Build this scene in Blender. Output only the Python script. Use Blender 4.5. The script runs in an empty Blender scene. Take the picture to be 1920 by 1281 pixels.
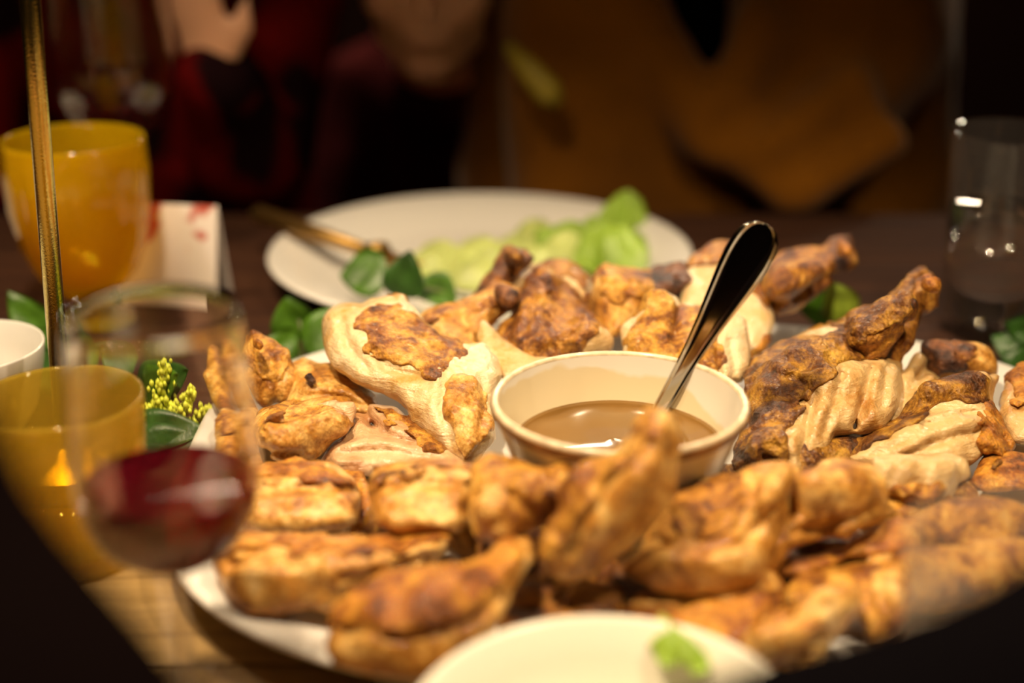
import bpy, bmesh, math, random
import numpy as np
from mathutils import Vector, Matrix

scene = bpy.context.scene
COL = scene.collection

# ------------------------------------------------------------------ camera
CAM_H = .345
PITCH = math.radians(21.2)
FPX = 2667.0
cam_d = bpy.data.cameras.new('camera')
cam_d.lens = 50.0
cam_d.sensor_width = 36.0
cam_d.clip_start = .01
cam_d.dof.use_dof = True
cam_d.dof.focus_distance = .74
cam_d.dof.aperture_fstop = 2.3
cam = bpy.data.objects.new('camera', cam_d)
COL.objects.link(cam)
cam.location = (0, 0, CAM_H)
cam.rotation_euler = (math.radians(90) - PITCH, 0, 0)
scene.camera = cam

# ------------------------------------------------------------------ world, exposure
world = bpy.data.worlds.new('world')
scene.world = world
world.use_nodes = True
world.node_tree.nodes['Background'].inputs[0].default_value = (1.0, .55, .3, 1)
world.node_tree.nodes['Background'].inputs[1].default_value = .012
scene.view_settings.view_transform = 'Standard'
scene.view_settings.look = 'None'
scene.view_settings.gamma = 1.0
scene.view_settings.exposure = 0.0
scene.view_settings.use_curve_mapping = False

# lamps of the room, the third pendant added to brighten goblet and card: (x, y, z of the shade's mouth, power, cone degrees)
PENDANTS = [(-.20, .45, .92, 45.0, 97), (.40, .46, .92, 31.0, 98), (-.50, .70, .92, 14.0, 88)]
LAMP_COL = (1.0, .77, .50)
BACK_LAMPS = [(.11, 2.0, .69), (.28, 2.0, .69), (-.42, 2.0, .71), (-.58, 2.0, .71), (.85, 2.0, .69)]

# ------------------------------------------------------------------ geometry of the view, used to read positions off the photograph
_F = np.array([0, math.cos(PITCH), -math.sin(PITCH)])
_U = np.array([0, math.sin(PITCH), math.cos(PITCH)])
_R = np.array([1., 0, 0])
_C = np.array([0, 0, CAM_H])


def _ray(x, y):
    return _F + _R * (x - 960) / FPX - _U * (y - 640.5) / FPX


def G(x, y, z):
    """world point at height z (metres) seen at photo pixel x, y"""
    d = _ray(x, y)
    return _C + d * (z - CAM_H) / d[2]


def P(x, y, depth):
    return _C + _ray(x, y) * depth


def depth_of(p):
    return float(np.dot(np.asarray(p) - _C, _F))


def pxm(p, r):
    return r * depth_of(p) / FPX


# ------------------------------------------------------------------ materials
def new_mat(name):
    m = bpy.data.materials.new(name)
    m.use_nodes = True
    nt = m.node_tree
    nt.nodes.clear()
    out = nt.nodes.new('ShaderNodeOutputMaterial')
    return m, nt, out


def N(nt, kind, **kw):
    n = nt.nodes.new(kind)
    for k, v in kw.items():
        if k.startswith('in_'):
            key = k[3:]
            key = int(key) if key.isdigit() else key.replace('_', ' ')
            n.inputs[key].default_value = v
        else:
            setattr(n, k, v)
    return n


def L(nt, a, ao, b, bi):
    nt.links.new(a.outputs[ao], b.inputs[bi])


def c4(c):
    return (c[0], c[1], c[2], 1)


def ramp(nt, stops):
    n = nt.nodes.new('ShaderNodeValToRGB')
    el = n.color_ramp.elements
    while len(el) < len(stops):
        el.new(.5)
    for e, (p, c) in zip(el, stops):
        e.position = p
        e.color = c4(c)
    return n


def coords(nt, rand=True):
    """object coordinates, shifted per object so that copies differ"""
    tc = N(nt, 'ShaderNodeTexCoord')
    if not rand:
        return tc, 'Object'
    oi = N(nt, 'ShaderNodeObjectInfo')
    mul = N(nt, 'ShaderNodeMath', operation='MULTIPLY')
    mul.inputs[1].default_value = 3.7
    L(nt, oi, 'Random', mul, 0)
    add = N(nt, 'ShaderNodeVectorMath', operation='ADD')
    L(nt, tc, 'Object', add, 0)
    L(nt, mul, 0, add, 1)
    return add, 0


def plain(name, col, rough=.5, metal=0.0, spec=.5, coat=0.0, bump=0.0, bscale=200., sub=0.0, var=0.0, vscale=30., trans=0.0, ior=1.45, sheen=0.0):
    m, nt, out = new_mat(name)
    b = N(nt, 'ShaderNodeBsdfPrincipled')
    b.inputs['Base Color'].default_value = c4(col)
    b.inputs['Roughness'].default_value = rough
    b.inputs['Metallic'].default_value = metal
    b.inputs['Specular IOR Level'].default_value = spec
    b.inputs['Coat Weight'].default_value = coat
    b.inputs['Coat Roughness'].default_value = .12
    b.inputs['Transmission Weight'].default_value = trans
    b.inputs['IOR'].default_value = ior
    b.inputs['Sheen Weight'].default_value = sheen
    if sub:
        b.inputs['Subsurface Weight'].default_value = sub
        b.inputs['Subsurface Radius'].default_value = (.004, .0022, .0012)
        b.inputs['Subsurface Scale'].default_value = 1.0
    if var or bump:
        v, vo = coords(nt)
    if var:
        n = N(nt, 'ShaderNodeTexNoise', in_Scale=vscale, in_Detail=5.0)
        L(nt, v, vo, n, 'Vector')
        r = ramp(nt, [(.3, [x * (1 - var) for x in col]), (.7, [min(1, x * (1 + var)) for x in col])])
        L(nt, n, 'Fac', r, 'Fac')
        L(nt, r, 'Color', b, 'Base Color')
    if bump:
        n = N(nt, 'ShaderNodeTexNoise', in_Scale=bscale, in_Detail=4.0)
        L(nt, v, vo, n, 'Vector')
        bp = N(nt, 'ShaderNodeBump', in_Strength=bump, in_Distance=.002)
        L(nt, n, 'Fac', bp, 'Height')
        L(nt, bp, 'Normal', b, 'Normal')
    L(nt, b, 'BSDF', out, 'Surface')
    return m


def skin_mat(name, pale, gold, brown, char, shift=0.0, rough=.42, scale=62., bs=1.0):
    """roast chicken skin: golden, browned and charred patches, oily and pimpled"""
    m, nt, out = new_mat(name)
    v, vo = coords(nt)
    n1 = N(nt, 'ShaderNodeTexNoise', in_Scale=scale, in_Detail=8.0, in_Roughness=.68, in_Distortion=.4)
    L(nt, v, vo, n1, 'Vector')
    r = ramp(nt, [(.33 - shift, pale), (.45 - shift, gold), (.56 - shift, brown), (.69 - shift, char)])
    L(nt, n1, 'Fac', r, 'Fac')
    n2 = N(nt, 'ShaderNodeTexNoise', in_Scale=260., in_Detail=5.0, in_Roughness=.7)
    L(nt, v, vo, n2, 'Vector')
    r2 = ramp(nt, [(.34, (.50, .40, .30)), (.52, (1, 1, 1)), (.75, (1.3, 1.25, 1.15))])
    L(nt, n2, 'Fac', r2, 'Fac')
    mx = N(nt, 'ShaderNodeMix', data_type='RGBA', blend_type='MULTIPLY')
    mx.inputs[0].default_value = .85
    L(nt, r, 'Color', mx, 6)
    L(nt, r2, 'Color', mx, 7)
    b = N(nt, 'ShaderNodeBsdfPrincipled')
    L(nt, mx, 2, b, 'Base Color')
    rr = N(nt, 'ShaderNodeMapRange', in_3=rough - .12, in_4=rough + .2)
    L(nt, n2, 'Fac', rr, 0)
    L(nt, rr, 0, b, 'Roughness')
    b.inputs['Specular IOR Level'].default_value = .25
    b.inputs['Coat Weight'].default_value = .5
    b.inputs['Coat Roughness'].default_value = .1
    b.inputs['Subsurface Weight'].default_value = .08
    b.inputs['Subsurface Radius'].default_value = (.004, .0018, .0008)
    b.inputs['Subsurface Scale'].default_value = 1.0
    vo2 = N(nt, 'ShaderNodeTexVoronoi', in_Scale=520.)
    L(nt, v, vo, vo2, 'Vector')
    b1 = N(nt, 'ShaderNodeBump', in_Strength=.7 * bs, in_Distance=.0009)
    L(nt, vo2, 'Distance', b1, 'Height')
    b2 = N(nt, 'ShaderNodeBump', in_Strength=.5 * bs, in_Distance=.003)
    L(nt, n1, 'Fac', b2, 'Height')
    L(nt, b1, 'Normal', b2, 'Normal')
    b3 = N(nt, 'ShaderNodeBump', in_Strength=.6 * bs, in_Distance=.002)
    L(nt, n2, 'Fac', b3, 'Height')
    L(nt, b2, 'Normal', b3, 'Normal')
    L(nt, b3, 'Normal', b, 'Normal')
    L(nt, b3, 'Normal', b, 'Coat Normal')
    L(nt, b, 'BSDF', out, 'Surface')
    return m


def meat_mat(name, lo, hi, stain, rough=.42):
    """cut or torn white meat with fibres and faint stains"""
    m, nt, out = new_mat(name)
    v, vo = coords(nt)
    n1 = N(nt, 'ShaderNodeTexNoise', in_Scale=34., in_Detail=8.0, in_Roughness=.66)
    L(nt, v, vo, n1, 'Vector')
    r = ramp(nt, [(.27, [stain[0] * .62, stain[1] * .5, stain[2] * .4]), (.36, stain), (.48, lo), (.66, hi)])
    L(nt, n1, 'Fac', r, 'Fac')
    mp = N(nt, 'ShaderNodeMapping')
    mp.inputs['Scale'].default_value = (80, 80, 700)
    mp.inputs['Rotation'].default_value = (.5, .7, .3)
    L(nt, v, vo, mp, 'Vector')
    n2 = N(nt, 'ShaderNodeTexNoise', in_Scale=1.0, in_Detail=4.0, in_Roughness=.65)
    L(nt, mp, 'Vector', n2, 'Vector')
    b = N(nt, 'ShaderNodeBsdfPrincipled')
    L(nt, r, 'Color', b, 'Base Color')
    b.inputs['Roughness'].default_value = rough
    b.inputs['Coat Weight'].default_value = .6
    b.inputs['Coat Roughness'].default_value = .12
    b.inputs['Subsurface Weight'].default_value = .2
    b.inputs['Subsurface Radius'].default_value = (.005, .0032, .002)
    b.inputs['Subsurface Scale'].default_value = 1.0
    b1 = N(nt, 'ShaderNodeBump', in_Strength=.5, in_Distance=.002)
    L(nt, n2, 'Fac', b1, 'Height')
    n3 = N(nt, 'ShaderNodeTexNoise', in_Scale=330., in_Detail=4.0)
    L(nt, v, vo, n3, 'Vector')
    b2 = N(nt, 'ShaderNodeBump', in_Strength=.5, in_Distance=.002)
    L(nt, n3, 'Fac', b2, 'Height')
    L(nt, b1, 'Normal', b2, 'Normal')
    L(nt, b2, 'Normal', b, 'Normal')
    L(nt, b2, 'Normal', b, 'Coat Normal')
    L(nt, b, 'BSDF', out, 'Surface')
    return m


def glass_mat(name, tint=(1, 1, 1), refl=1.0, ior=1.5, rough=.0, body=None, body_amt=0.0):
    """thin-walled glass: Fresnel reflection over tinted clear wall"""
    m, nt, out = new_mat(name)
    lw = N(nt, 'ShaderNodeLayerWeight', in_Blend=.5)
    pw5 = N(nt, 'ShaderNodeMath', operation='POWER')
    pw5.inputs[1].default_value = 4.0
    L(nt, lw, 'Facing', pw5, 0)
    fr = N(nt, 'ShaderNodeMath', operation='MULTIPLY_ADD')
    fr.inputs[1].default_value = .72
    fr.inputs[2].default_value = .03
    L(nt, pw5, 0, fr, 0)
    tr = N(nt, 'ShaderNodeBsdfTransparent')
    tr.inputs[0].default_value = c4(tint)
    src = tr
    if body:
        df = N(nt, 'ShaderNodeBsdfTranslucent')
        df.inputs[0].default_value = c4(body)
        d2 = N(nt, 'ShaderNodeBsdfDiffuse')
        d2.inputs[0].default_value = c4(body)
        a = N(nt, 'ShaderNodeAddShader')
        ms0 = N(nt, 'ShaderNodeMixShader')
        ms0.inputs[0].default_value = .4
        L(nt, df, 0, ms0, 1)
        L(nt, d2, 0, ms0, 2)
        ms = N(nt, 'ShaderNodeMixShader')
        ms.inputs[0].default_value = body_amt
        L(nt, tr, 0, ms, 1)
        L(nt, ms0, 0, ms, 2)
        src = ms
    gl = N(nt, 'ShaderNodeBsdfGlossy')
    gl.inputs['Roughness'].default_value = max(rough, .02)
    mx = N(nt, 'ShaderNodeMixShader')
    mul = N(nt, 'ShaderNodeMath', operation='MULTIPLY')
    mul.inputs[1].default_value = refl
    L(nt, fr, 0, mul, 0)
    L(nt, mul, 0, mx, 0)
    L(nt, src, 0, mx, 1)
    L(nt, gl, 0, mx, 2)
    L(nt, mx, 0, out, 'Surface')
    return m


def wood_mat(name, dark, mid, light, axis_scale=(3.0, 60, 60), rough=.42):
    m, nt, out = new_mat(name)
    v, vo = coords(nt)
    mp = N(nt, 'ShaderNodeMapping')
    mp.inputs['Scale'].default_value = axis_scale
    L(nt, v, vo, mp, 'Vector')
    n1 = N(nt, 'ShaderNodeTexNoise', in_Scale=1.0, in_Detail=8.0, in_Roughness=.62, in_Distortion=.7)
    L(nt, mp, 'Vector', n1, 'Vector')
    r = ramp(nt, [(.30, dark), (.5, mid), (.70, light)])
    L(nt, n1, 'Fac', r, 'Fac')
    mp2 = N(nt, 'ShaderNodeMapping')
    mp2.inputs['Scale'].default_value = (axis_scale[0] * 5, axis_scale[1] * 9, axis_scale[2] * 9)
    L(nt, v, vo, mp2, 'Vector')
    n2 = N(nt, 'ShaderNodeTexNoise', in_Scale=1.0, in_Detail=3.0)
    L(nt, mp2, 'Vector', n2, 'Vector')
    b = N(nt, 'ShaderNodeBsdfPrincipled')
    L(nt, r, 'Color', b, 'Base Color')
    b.inputs['Roughness'].default_value = rough
    b1 = N(nt, 'ShaderNodeBump', in_Strength=.5, in_Distance=.001)
    L(nt, n2, 'Fac', b1, 'Height')
    L(nt, b1, 'Normal', b, 'Normal')
    L(nt, b, 'BSDF', out, 'Surface')
    return m


def emit_mat(name, col, strength):
    m, nt, out = new_mat(name)
    e = N(nt, 'ShaderNodeEmission')
    e.inputs[0].default_value = c4(col)
    e.inputs[1].default_value = strength
    L(nt, e, 0, out, 'Surface')
    return m


M = {}
PALE, GOLD, BROWN, CHAR = (.78, .49, .14), (.60, .295, .038), (.26, .084, .010), (.03, .011, .006)
M['skin'] = skin_mat('skin_golden', PALE, GOLD, BROWN, CHAR, .0)
M['skin_b'] = skin_mat('skin_browned', (.66, .37, .07), (.46, .20, .024), (.18, .056, .008), (.022, .009, .005), .02)
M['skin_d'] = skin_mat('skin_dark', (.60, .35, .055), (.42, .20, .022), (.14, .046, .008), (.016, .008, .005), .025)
M['skin_p'] = skin_mat('skin_pale', (.80, .57, .25), (.74, .44, .125), (.50, .22, .032), (.18, .058, .011), .02, bs=.55)
M['skin_o'] = skin_mat('skin_orange', (.74, .42, .08), (.57, .245, .025), (.30, .095, .011), (.06, .018, .006), .01)
M['meat'] = meat_mat('white_meat', (.73, .52, .26), (.82, .66, .41), (.60, .34, .09), .3)
M['meat_p'] = meat_mat('pink_meat', (.62, .38, .20), (.74, .54, .31), (.46, .22, .09), .3)
M['meat_t'] = meat_mat('tan_meat', (.63, .40, .16), (.75, .54, .27), (.44, .20, .04), .3)
M['bone'] = meat_mat('gristle', (.66, .42, .22), (.78, .60, .40), (.35, .15, .07), .3)
M['charred'] = skin_mat('charred_tip', (.40, .20, .08), (.24, .09, .03), (.08, .03, .015), (.02, .01, .01), .05)
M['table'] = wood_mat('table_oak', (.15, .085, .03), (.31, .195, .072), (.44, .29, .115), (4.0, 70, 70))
M['table_d'] = wood_mat('table_dark_wood', (.018, .007, .004), (.042, .016, .008), (.07, .028, .012), (4.0, 70, 70), .75)  # darker tone of the table wood, used on the rear boards
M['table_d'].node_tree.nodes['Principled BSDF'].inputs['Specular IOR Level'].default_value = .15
M['darkwood'] = wood_mat('dark_wood', (.02, .010, .006), (.035, .018, .010), (.05, .027, .014))
M['white'] = plain('white_glaze', (.68, .65, .60), .22, coat=.3)
M['cream'] = plain('cream_glaze', (.76, .71, .60), .3, coat=.25)
M['brass'] = plain('brushed_brass', (.58, .48, .15), .2, metal=1.0, bump=.12, bscale=900)
M['gold'] = plain('gold_cutlery', (.34, .20, .06), .42, metal=1.0)
M['steel'] = plain('steel', (.62, .60, .57), .10, metal=1.0)
M['glass'], _nt, _out = new_mat('clear_glass')
_g = N(_nt, 'ShaderNodeBsdfGlass', in_IOR=1.5, in_Roughness=0.0)
L(_nt, _g, 0, _out, 'Surface')
M['leaf'] = plain('leaf_green', (.052, .13, .008), .38, var=.45, vscale=60, bump=.2, bscale=300)
M['leaf_d'] = plain('leaf_dark', (.026, .075, .010), .4, var=.45, vscale=60, bump=.2, bscale=300)
M['leaf_l'] = plain('leaf_lime', (.26, .36, .03), .45, var=.4, vscale=80)
M['stem'] = plain('stem', (.10, .13, .03), .5, var=.3)
M['bud'] = plain('flower_bud', (.62, .68, .06), .55, var=.3, vscale=200)
M['lettuce'] = plain('lettuce_green', (.24, .37, .04), .42, var=.35, vscale=22, bump=.5, bscale=120, sub=.15)
M['lettuce_l'] = plain('lettuce_pale', (.42, .48, .15), .42, var=.25, vscale=25, bump=.5, bscale=120, sub=.15)
M['skin_h'] = plain('human_skin', (.70, .37, .22), .5, sub=.15, var=.06, vscale=40)
M['hair'] = plain('dark_hair', (.02, .012, .008), .5, bump=.4, bscale=300)
M['ochre'] = plain('ochre_knit', (.19, .068, .004), .9, spec=0.0, bump=.35, bscale=400, var=.15, vscale=12, sheen=.2)
M['blackcloth'] = plain('black_cloth', (.0025, .002, .0025), .9, spec=0.0, bump=.2, bscale=500)
M['brownblack'] = plain('dark_brown_cloth', (.0035, .002, .002), .9, spec=0.0, bump=.2, bscale=500)
M['maroon'] = plain('dark_maroon_cloth', (.045, .008, .008), .9, spec=0.0, bump=.2, bscale=500, var=.3, vscale=14)
M['ribbon'] = plain('yellow_ribbon', (.26, .19, .012), .6, var=.2)

# ------------------------------------------------------------------ objects


def tag(o, label=None, cat=None, group=None, kind=None):
    if label:
        o['label'] = label
    if cat:
        o['category'] = cat
    if group:
        o['group'] = group
    if kind:
        o['kind'] = kind
    return o


def empty(name, loc, label=None, cat=None, group=None, kind=None):
    o = bpy.data.objects.new(name, None)
    o.empty_display_size = .02
    o.location = loc
    COL.objects.link(o)
    return tag(o, label, cat, group, kind)


def mesh_obj(name, verts, faces, mat, parent=None, origin=None, smooth=True):
    """verts are world coordinates; origin is the parent's location"""
    org = np.array(origin if origin is not None else (0, 0, 0), float)
    v = np.asarray(verts, float) - org
    me = bpy.data.meshes.new(name)
    me.from_pydata(v.tolist(), [], [list(map(int, f)) for f in faces])
    me.update()
    if smooth:
        me.polygons.foreach_set('use_smooth', [True] * len(me.polygons))
    me.materials.append(mat)
    o = bpy.data.objects.new(name, me)
    COL.objects.link(o)
    if parent is not None:
        o.parent = parent
        # children sit at local zero: the parent chain carries the origin
    elif origin is not None:
        o.location = org
    return o


def lathe(profile, center, seg=64, caps=False, axis=None, ribs=0, rib_amp=0.0, rib_from=None):
    """revolve (r, z) pairs about a vertical axis at center"""
    vs, fs = [], []
    n = len(profile)
    cx, cy, cz = center
    for i, (r, z) in enumerate(profile):
        for s in range(seg):
            a = 2 * math.pi * s / seg
            rr = r
            if ribs and (rib_from is None or rib_from(i)):
                rr = r * (1 + rib_amp * math.cos(ribs * a))
            vs.append((cx + rr * math.cos(a), cy + rr * math.sin(a), cz + z))
    for i in range(n - 1):
        for s in range(seg):
            t = (s + 1) % seg
            fs.append((i * seg + s, i * seg + t, (i + 1) * seg + t, (i + 1) * seg + s))
    return np.array(vs), fs


def tube(pts, radii, seg=10, cap=True):
    pts = [np.asarray(p, float) for p in pts]
    n = len(pts)
    if not hasattr(radii, '__len__'):
        radii = [radii] * n
    vs, fs = [], []
    up = np.array([.13, .21, .97])
    prev = None
    for i in range(n):
        t = pts[min(i + 1, n - 1)] - pts[max(i - 1, 0)]
        t = t / (np.linalg.norm(t) + 1e-12)
        if prev is None:
            a = np.cross(t, up)
            if np.linalg.norm(a) < .2:
                a = np.cross(t, [1, 0, 0])
        else:
            a = prev - t * np.dot(prev, t)
        a = a / np.linalg.norm(a)
        prev = a
        b = np.cross(t, a)
        for s in range(seg):
            th = 2 * math.pi * s / seg
            vs.append(pts[i] + radii[i] * (a * math.cos(th) + b * math.sin(th)))
    for i in range(n - 1):
        for s in range(seg):
            u = (s + 1) % seg
            fs.append((i * seg + s, i * seg + u, (i + 1) * seg + u, (i + 1) * seg + s))
    if cap:
        fs.append(tuple(range(seg - 1, -1, -1)))
        fs.append(tuple(range((n - 1) * seg, n * seg)))
    return np.array(vs), fs


def box(x0, x1, y0, y1, z0, z1, bev=0.0):
    bm = bmesh.new()
    bmesh.ops.create_cube(bm, size=1)
    for v in bm.verts:
        v.co = Vector(((x0 + x1) / 2 + v.co.x * (x1 - x0), (y0 + y1) / 2 + v.co.y * (y1 - y0), (z0 + z1) / 2 + v.co.z * (z1 - z0)))
    if bev:
        bmesh.ops.bevel(bm, geom=bm.edges[:], offset=bev, segments=2, affect='EDGES', profile=.6)
    vs = np.array([v.co[:] for v in bm.verts])
    bm.verts.index_update()
    fs = [tuple(v.index for v in f.verts) for f in bm.faces]
    bm.free()
    return vs, fs


def join(parts):
    V, Fc, o = [], [], 0
    for v, f in parts:
        V.append(np.asarray(v))
        Fc += [tuple(i + o for i in q) for q in f]
        o += len(v)
    return np.concatenate(V), Fc


# ------------------------------------------------------------------ signed distance modelling of organic shapes
_LAT = np.random.RandomState(7).rand(32, 32, 32).astype(np.float32) * 2 - 1


def vnoise(X, freq, seed=0):
    q = X.astype(np.float32) * np.float32(freq) + np.array([seed * 7.31, seed * 3.77 + 5.1, seed * 5.93 + 2.7], np.float32)
    i = np.floor(q).astype(np.int32)
    f = q - i
    f = f * f * (3 - 2 * f)
    i0 = i & 31
    i1 = (i + 1) & 31
    x0, y0, z0 = i0[..., 0], i0[..., 1], i0[..., 2]
    x1, y1, z1 = i1[..., 0], i1[..., 1], i1[..., 2]
    fx, fy, fz = f[..., 0], f[..., 1], f[..., 2]
    a = _LAT[x0, y0, z0] * (1 - fx) + _LAT[x1, y0, z0] * fx
    b = _LAT[x0, y1, z0] * (1 - fx) + _LAT[x1, y1, z0] * fx
    c = _LAT[x0, y0, z1] * (1 - fx) + _LAT[x1, y0, z1] * fx
    d = _LAT[x0, y1, z1] * (1 - fx) + _LAT[x1, y1, z1] * fx
    return (a * (1 - fy) + b * fy) * (1 - fz) + (c * (1 - fy) + d * fy) * fz


def sd_cone(X, a, b, r1, r2):
    ba = b - a
    t = np.clip(((X - a) @ ba) / (ba @ ba + 1e-12), 0, 1)
    d = X - a - t[..., None] * ba
    return np.sqrt(np.einsum('...i,...i', d, d)) - (r1 + (r2 - r1) * t)


def sd_ell(X, c, ax, rad):
    q = (X - c) @ ax.T
    q0 = q / rad
    q1 = q0 / rad
    k0 = np.sqrt(np.einsum('...i,...i', q0, q0))
    k1 = np.sqrt(np.einsum('...i,...i', q1, q1)) + np.float32(1e-9)
    return k0 * (k0 - 1) / k1


def smin(a, b, k):
    h = np.clip(.5 + .5 * (b - a) / k, 0, 1)
    return b * (1 - h) + a * h - k * h * (1 - h)


def smax(a, b, k):
    return -smin(-a, -b, k)


def surface_nets(f, org, h):
    nx, ny, nz = f.shape
    cs = (nx - 1, ny - 1, nz - 1)
    pos = np.zeros(cs + (3,), np.float32)
    cnt = np.zeros(cs, np.int32)
    s = f < 0
    for ax in range(3):
        o1, o2 = [k for k in range(3) if k != ax]
        for d1 in (0, 1):
            for d2 in (0, 1):
                a = [0, 0, 0]
                a[o1], a[o2] = d1, d2
                b = list(a)
                b[ax] = 1
                sa = tuple(slice(a[k], a[k] + cs[k]) for k in range(3))
                sb = tuple(slice(b[k], b[k] + cs[k]) for k in range(3))
                cr = s[sa] != s[sb]
                fa, fb = f[sa], f[sb]
                with np.errstate(divide='ignore', invalid='ignore'):
                    t = np.where(cr, fa / (fa - fb), 0)
                cnt += cr
                for k in range(3):
                    pos[..., k] += cr * a[k]
                pos[..., ax] += np.where(cr, t, 0)
    mask = cnt > 0
    idx = np.full(cs, -1, np.int64)
    idx[mask] = np.arange(mask.sum())
    cell = np.argwhere(mask)
    V = (cell + pos[mask] / cnt[mask][:, None]) * h + org
    quads = []
    for ax in range(3):
        o1, o2 = (ax + 1) % 3, (ax + 2) % 3
        sl0 = [slice(None)] * 3
        sl1 = [slice(None)] * 3
        sl0[ax] = slice(0, -1)
        sl1[ax] = slice(1, None)
        s0, s1 = s[tuple(sl0)], s[tuple(sl1)]
        e = np.argwhere(s0 != s1)
        ok = (e[:, o1] > 0) & (e[:, o2] > 0) & (e[:, o1] < cs[o1]) & (e[:, o2] < cs[o2])
        e = e[ok]
        inside = s0[tuple(e.T)]

        def cellidx(d1, d2):
            q = e.copy()
            q[:, o1] -= d1
            q[:, o2] -= d2
            return idx[tuple(q.T)]
        q = np.stack([cellidx(1, 1), cellidx(0, 1), cellidx(0, 0), cellidx(1, 0)], 1)
        q[~inside] = q[~inside][:, ::-1]
        quads.append(q)
    Q = np.concatenate(quads)
    Q = Q[(Q >= 0).all(1)]
    # light smoothing along the mesh
    for _ in range(2):
        src = Q.ravel()
        dst = np.roll(Q, -1, 1).ravel()
        c = np.maximum(np.bincount(src, minlength=len(V)), 1)
        acc = np.stack([np.bincount(src, V[dst, k], minlength=len(V)) for k in range(3)], 1)
        V = V * .5 + acc / c[:, None] * .5
    return V, Q


def pt(q):
    """(photo x, photo y, height in cm) -> world"""
    return G(q[0], q[1], q[2] / 100.)


def prep(pr):
    if pr[0] == 'c':
        a, b = pt(pr[1]), pt(pr[2])
        return ('c', a, b, pxm(a, pr[3]), pxm(b, pr[4]))
    if pr[0] == 'e':
        a, b = pt(pr[1]), pt(pr[2])
        c = (a + b) / 2
        u = (b - a)
        lu = np.linalg.norm(u)
        u = u / lu
        n = _C - c
        n = n / np.linalg.norm(n)
        v = np.cross(n, u)
        v /= np.linalg.norm(v)
        w = np.cross(u, v)
        return ('e', c, np.stack([u, v, w]), np.array([lu / 2, pxm(c, pr[3]), pxm(c, pr[4])]))
    if pr[0] == 'o':
        _, poly, (zt, zb), T, D = pr
        ys = [q[1] for q in poly]
        y0, y1 = min(ys), max(ys)
        p3 = np.array([pt((x, y, zt + (zb - zt) * (y - y0) / (y1 - y0))) for x, y in poly])
        c = p3.mean(0)
        n = np.linalg.svd(p3 - c)[2][2]
        if n @ (_C - c) < 0:
            n = -n
        sc_ = depth_of(c) / FPX
        return ('o', np.array(poly, float), c, n, sc_, T * sc_, D * sc_, p3)
    if pr[0] == 's':
        return ('s', np.array(pr[1], float))
    if pr[0] == 'p':
        a = pt(pr[1])
        n = pr[2][0] * _R + pr[2][1] * _U - pr[2][2] * _F
        return ('p', a, n / np.linalg.norm(n))
    return pr


def poly_sd(poly, X):
    """signed distance in photo pixels to an outline, negative inside"""
    rel = X - _C.astype(np.float32)
    zc = rel @ _F.astype(np.float32)
    u = 960 + FPX * (rel @ _R.astype(np.float32)) / zc
    v = 640.5 - FPX * (rel @ _U.astype(np.float32)) / zc
    d = np.full(u.shape, 1e9, np.float32)
    sgn = np.ones(u.shape, np.float32)
    m = len(poly)
    for i in range(m):
        ax, ay = poly[i]
        bx, by = poly[i - 1]
        ex, ey = bx - ax, by - ay
        wx, wy = u - ax, v - ay
        t = np.clip((wx * ex + wy * ey) / (ex * ex + ey * ey + 1e-6), 0, 1)
        dx, dy = wx - ex * t, wy - ey * t
        d = np.minimum(d, dx * dx + dy * dy)
        c1, c2, c3 = v >= ay, v < by, ex * wy > ey * wx
        flip = (c1 & c2 & c3) | (~c1 & ~c2 & ~c3)
        sgn = np.where(flip, -sgn, sgn)
    return sgn * np.sqrt(d)


def line_d(pts, X):
    """distance in photo pixels to an open line"""
    rel = X - _C.astype(np.float32)
    zc = rel @ _F.astype(np.float32)
    u = 960 + FPX * (rel @ _R.astype(np.float32)) / zc
    v = 640.5 - FPX * (rel @ _U.astype(np.float32)) / zc
    d = np.full(u.shape, 1e9, np.float32)
    for (ax, ay), (bx, by) in zip(pts[:-1], pts[1:]):
        ex, ey = bx - ax, by - ay
        t = np.clip(((u - ax) * ex + (v - ay) * ey) / (ex * ex + ey * ey + 1e-6), 0, 1)
        d = np.minimum(d, (u - ax - ex * t) ** 2 + (v - ay - ey * t) ** 2)
    return np.sqrt(d)


def ev(pr, X):
    pr = tuple(np.asarray(q, np.float32) if isinstance(q, np.ndarray) else (q if isinstance(q, str) else np.float32(q)) for q in pr)
    if pr[0] == 'c':
        return sd_cone(X, *pr[1:])
    if pr[0] == 'e':
        return sd_ell(X, *pr[1:])
    if pr[0] == 's':
        return poly_sd(pr[1], X) * np.float32(.00026)
    if pr[0] == 'o':
        _, poly, c, n, sc_, T, D, _p3 = pr
        d = -poly_sd(poly, X) * sc_
        w = (X - c) @ n
        Te = T * (.72 + .28 * np.clip(d / (2 * D), 0, 1))
        e = np.maximum(D - d, 0)
        q = w * (D / Te)
        return (np.sqrt(e * e + q * q) - D) * np.float32(.85)
    return (X - pr[1]) @ pr[2]


def bounds(prims, pad):
    lo, hi = [], []
    for p in prims:
        if p[0] == 'c':
            for q, r in ((p[1], p[3]), (p[2], p[4])):
                lo.append(q - r)
                hi.append(q + r)
        elif p[0] == 'e':
            ext = np.sqrt(((p[2] * p[3][:, None]) ** 2).sum(0))
            lo.append(p[1] - ext)
            hi.append(p[1] + ext)
        elif p[0] == 'o':
            lo.append(p[7].min(0) - p[5] * .6)
            hi.append(p[7].max(0) + p[5] * .6)
    return np.min(lo, 0) - pad, np.max(hi, 0) + pad


def grid(lo, hi, h):
    n = np.maximum(np.ceil((hi - lo) / h).astype(int) + 1, 4)
    ax = [lo[k] + h * np.arange(n[k]) for k in range(3)]
    return np.stack(np.meshgrid(*ax, indexing='ij'), -1)


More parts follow.
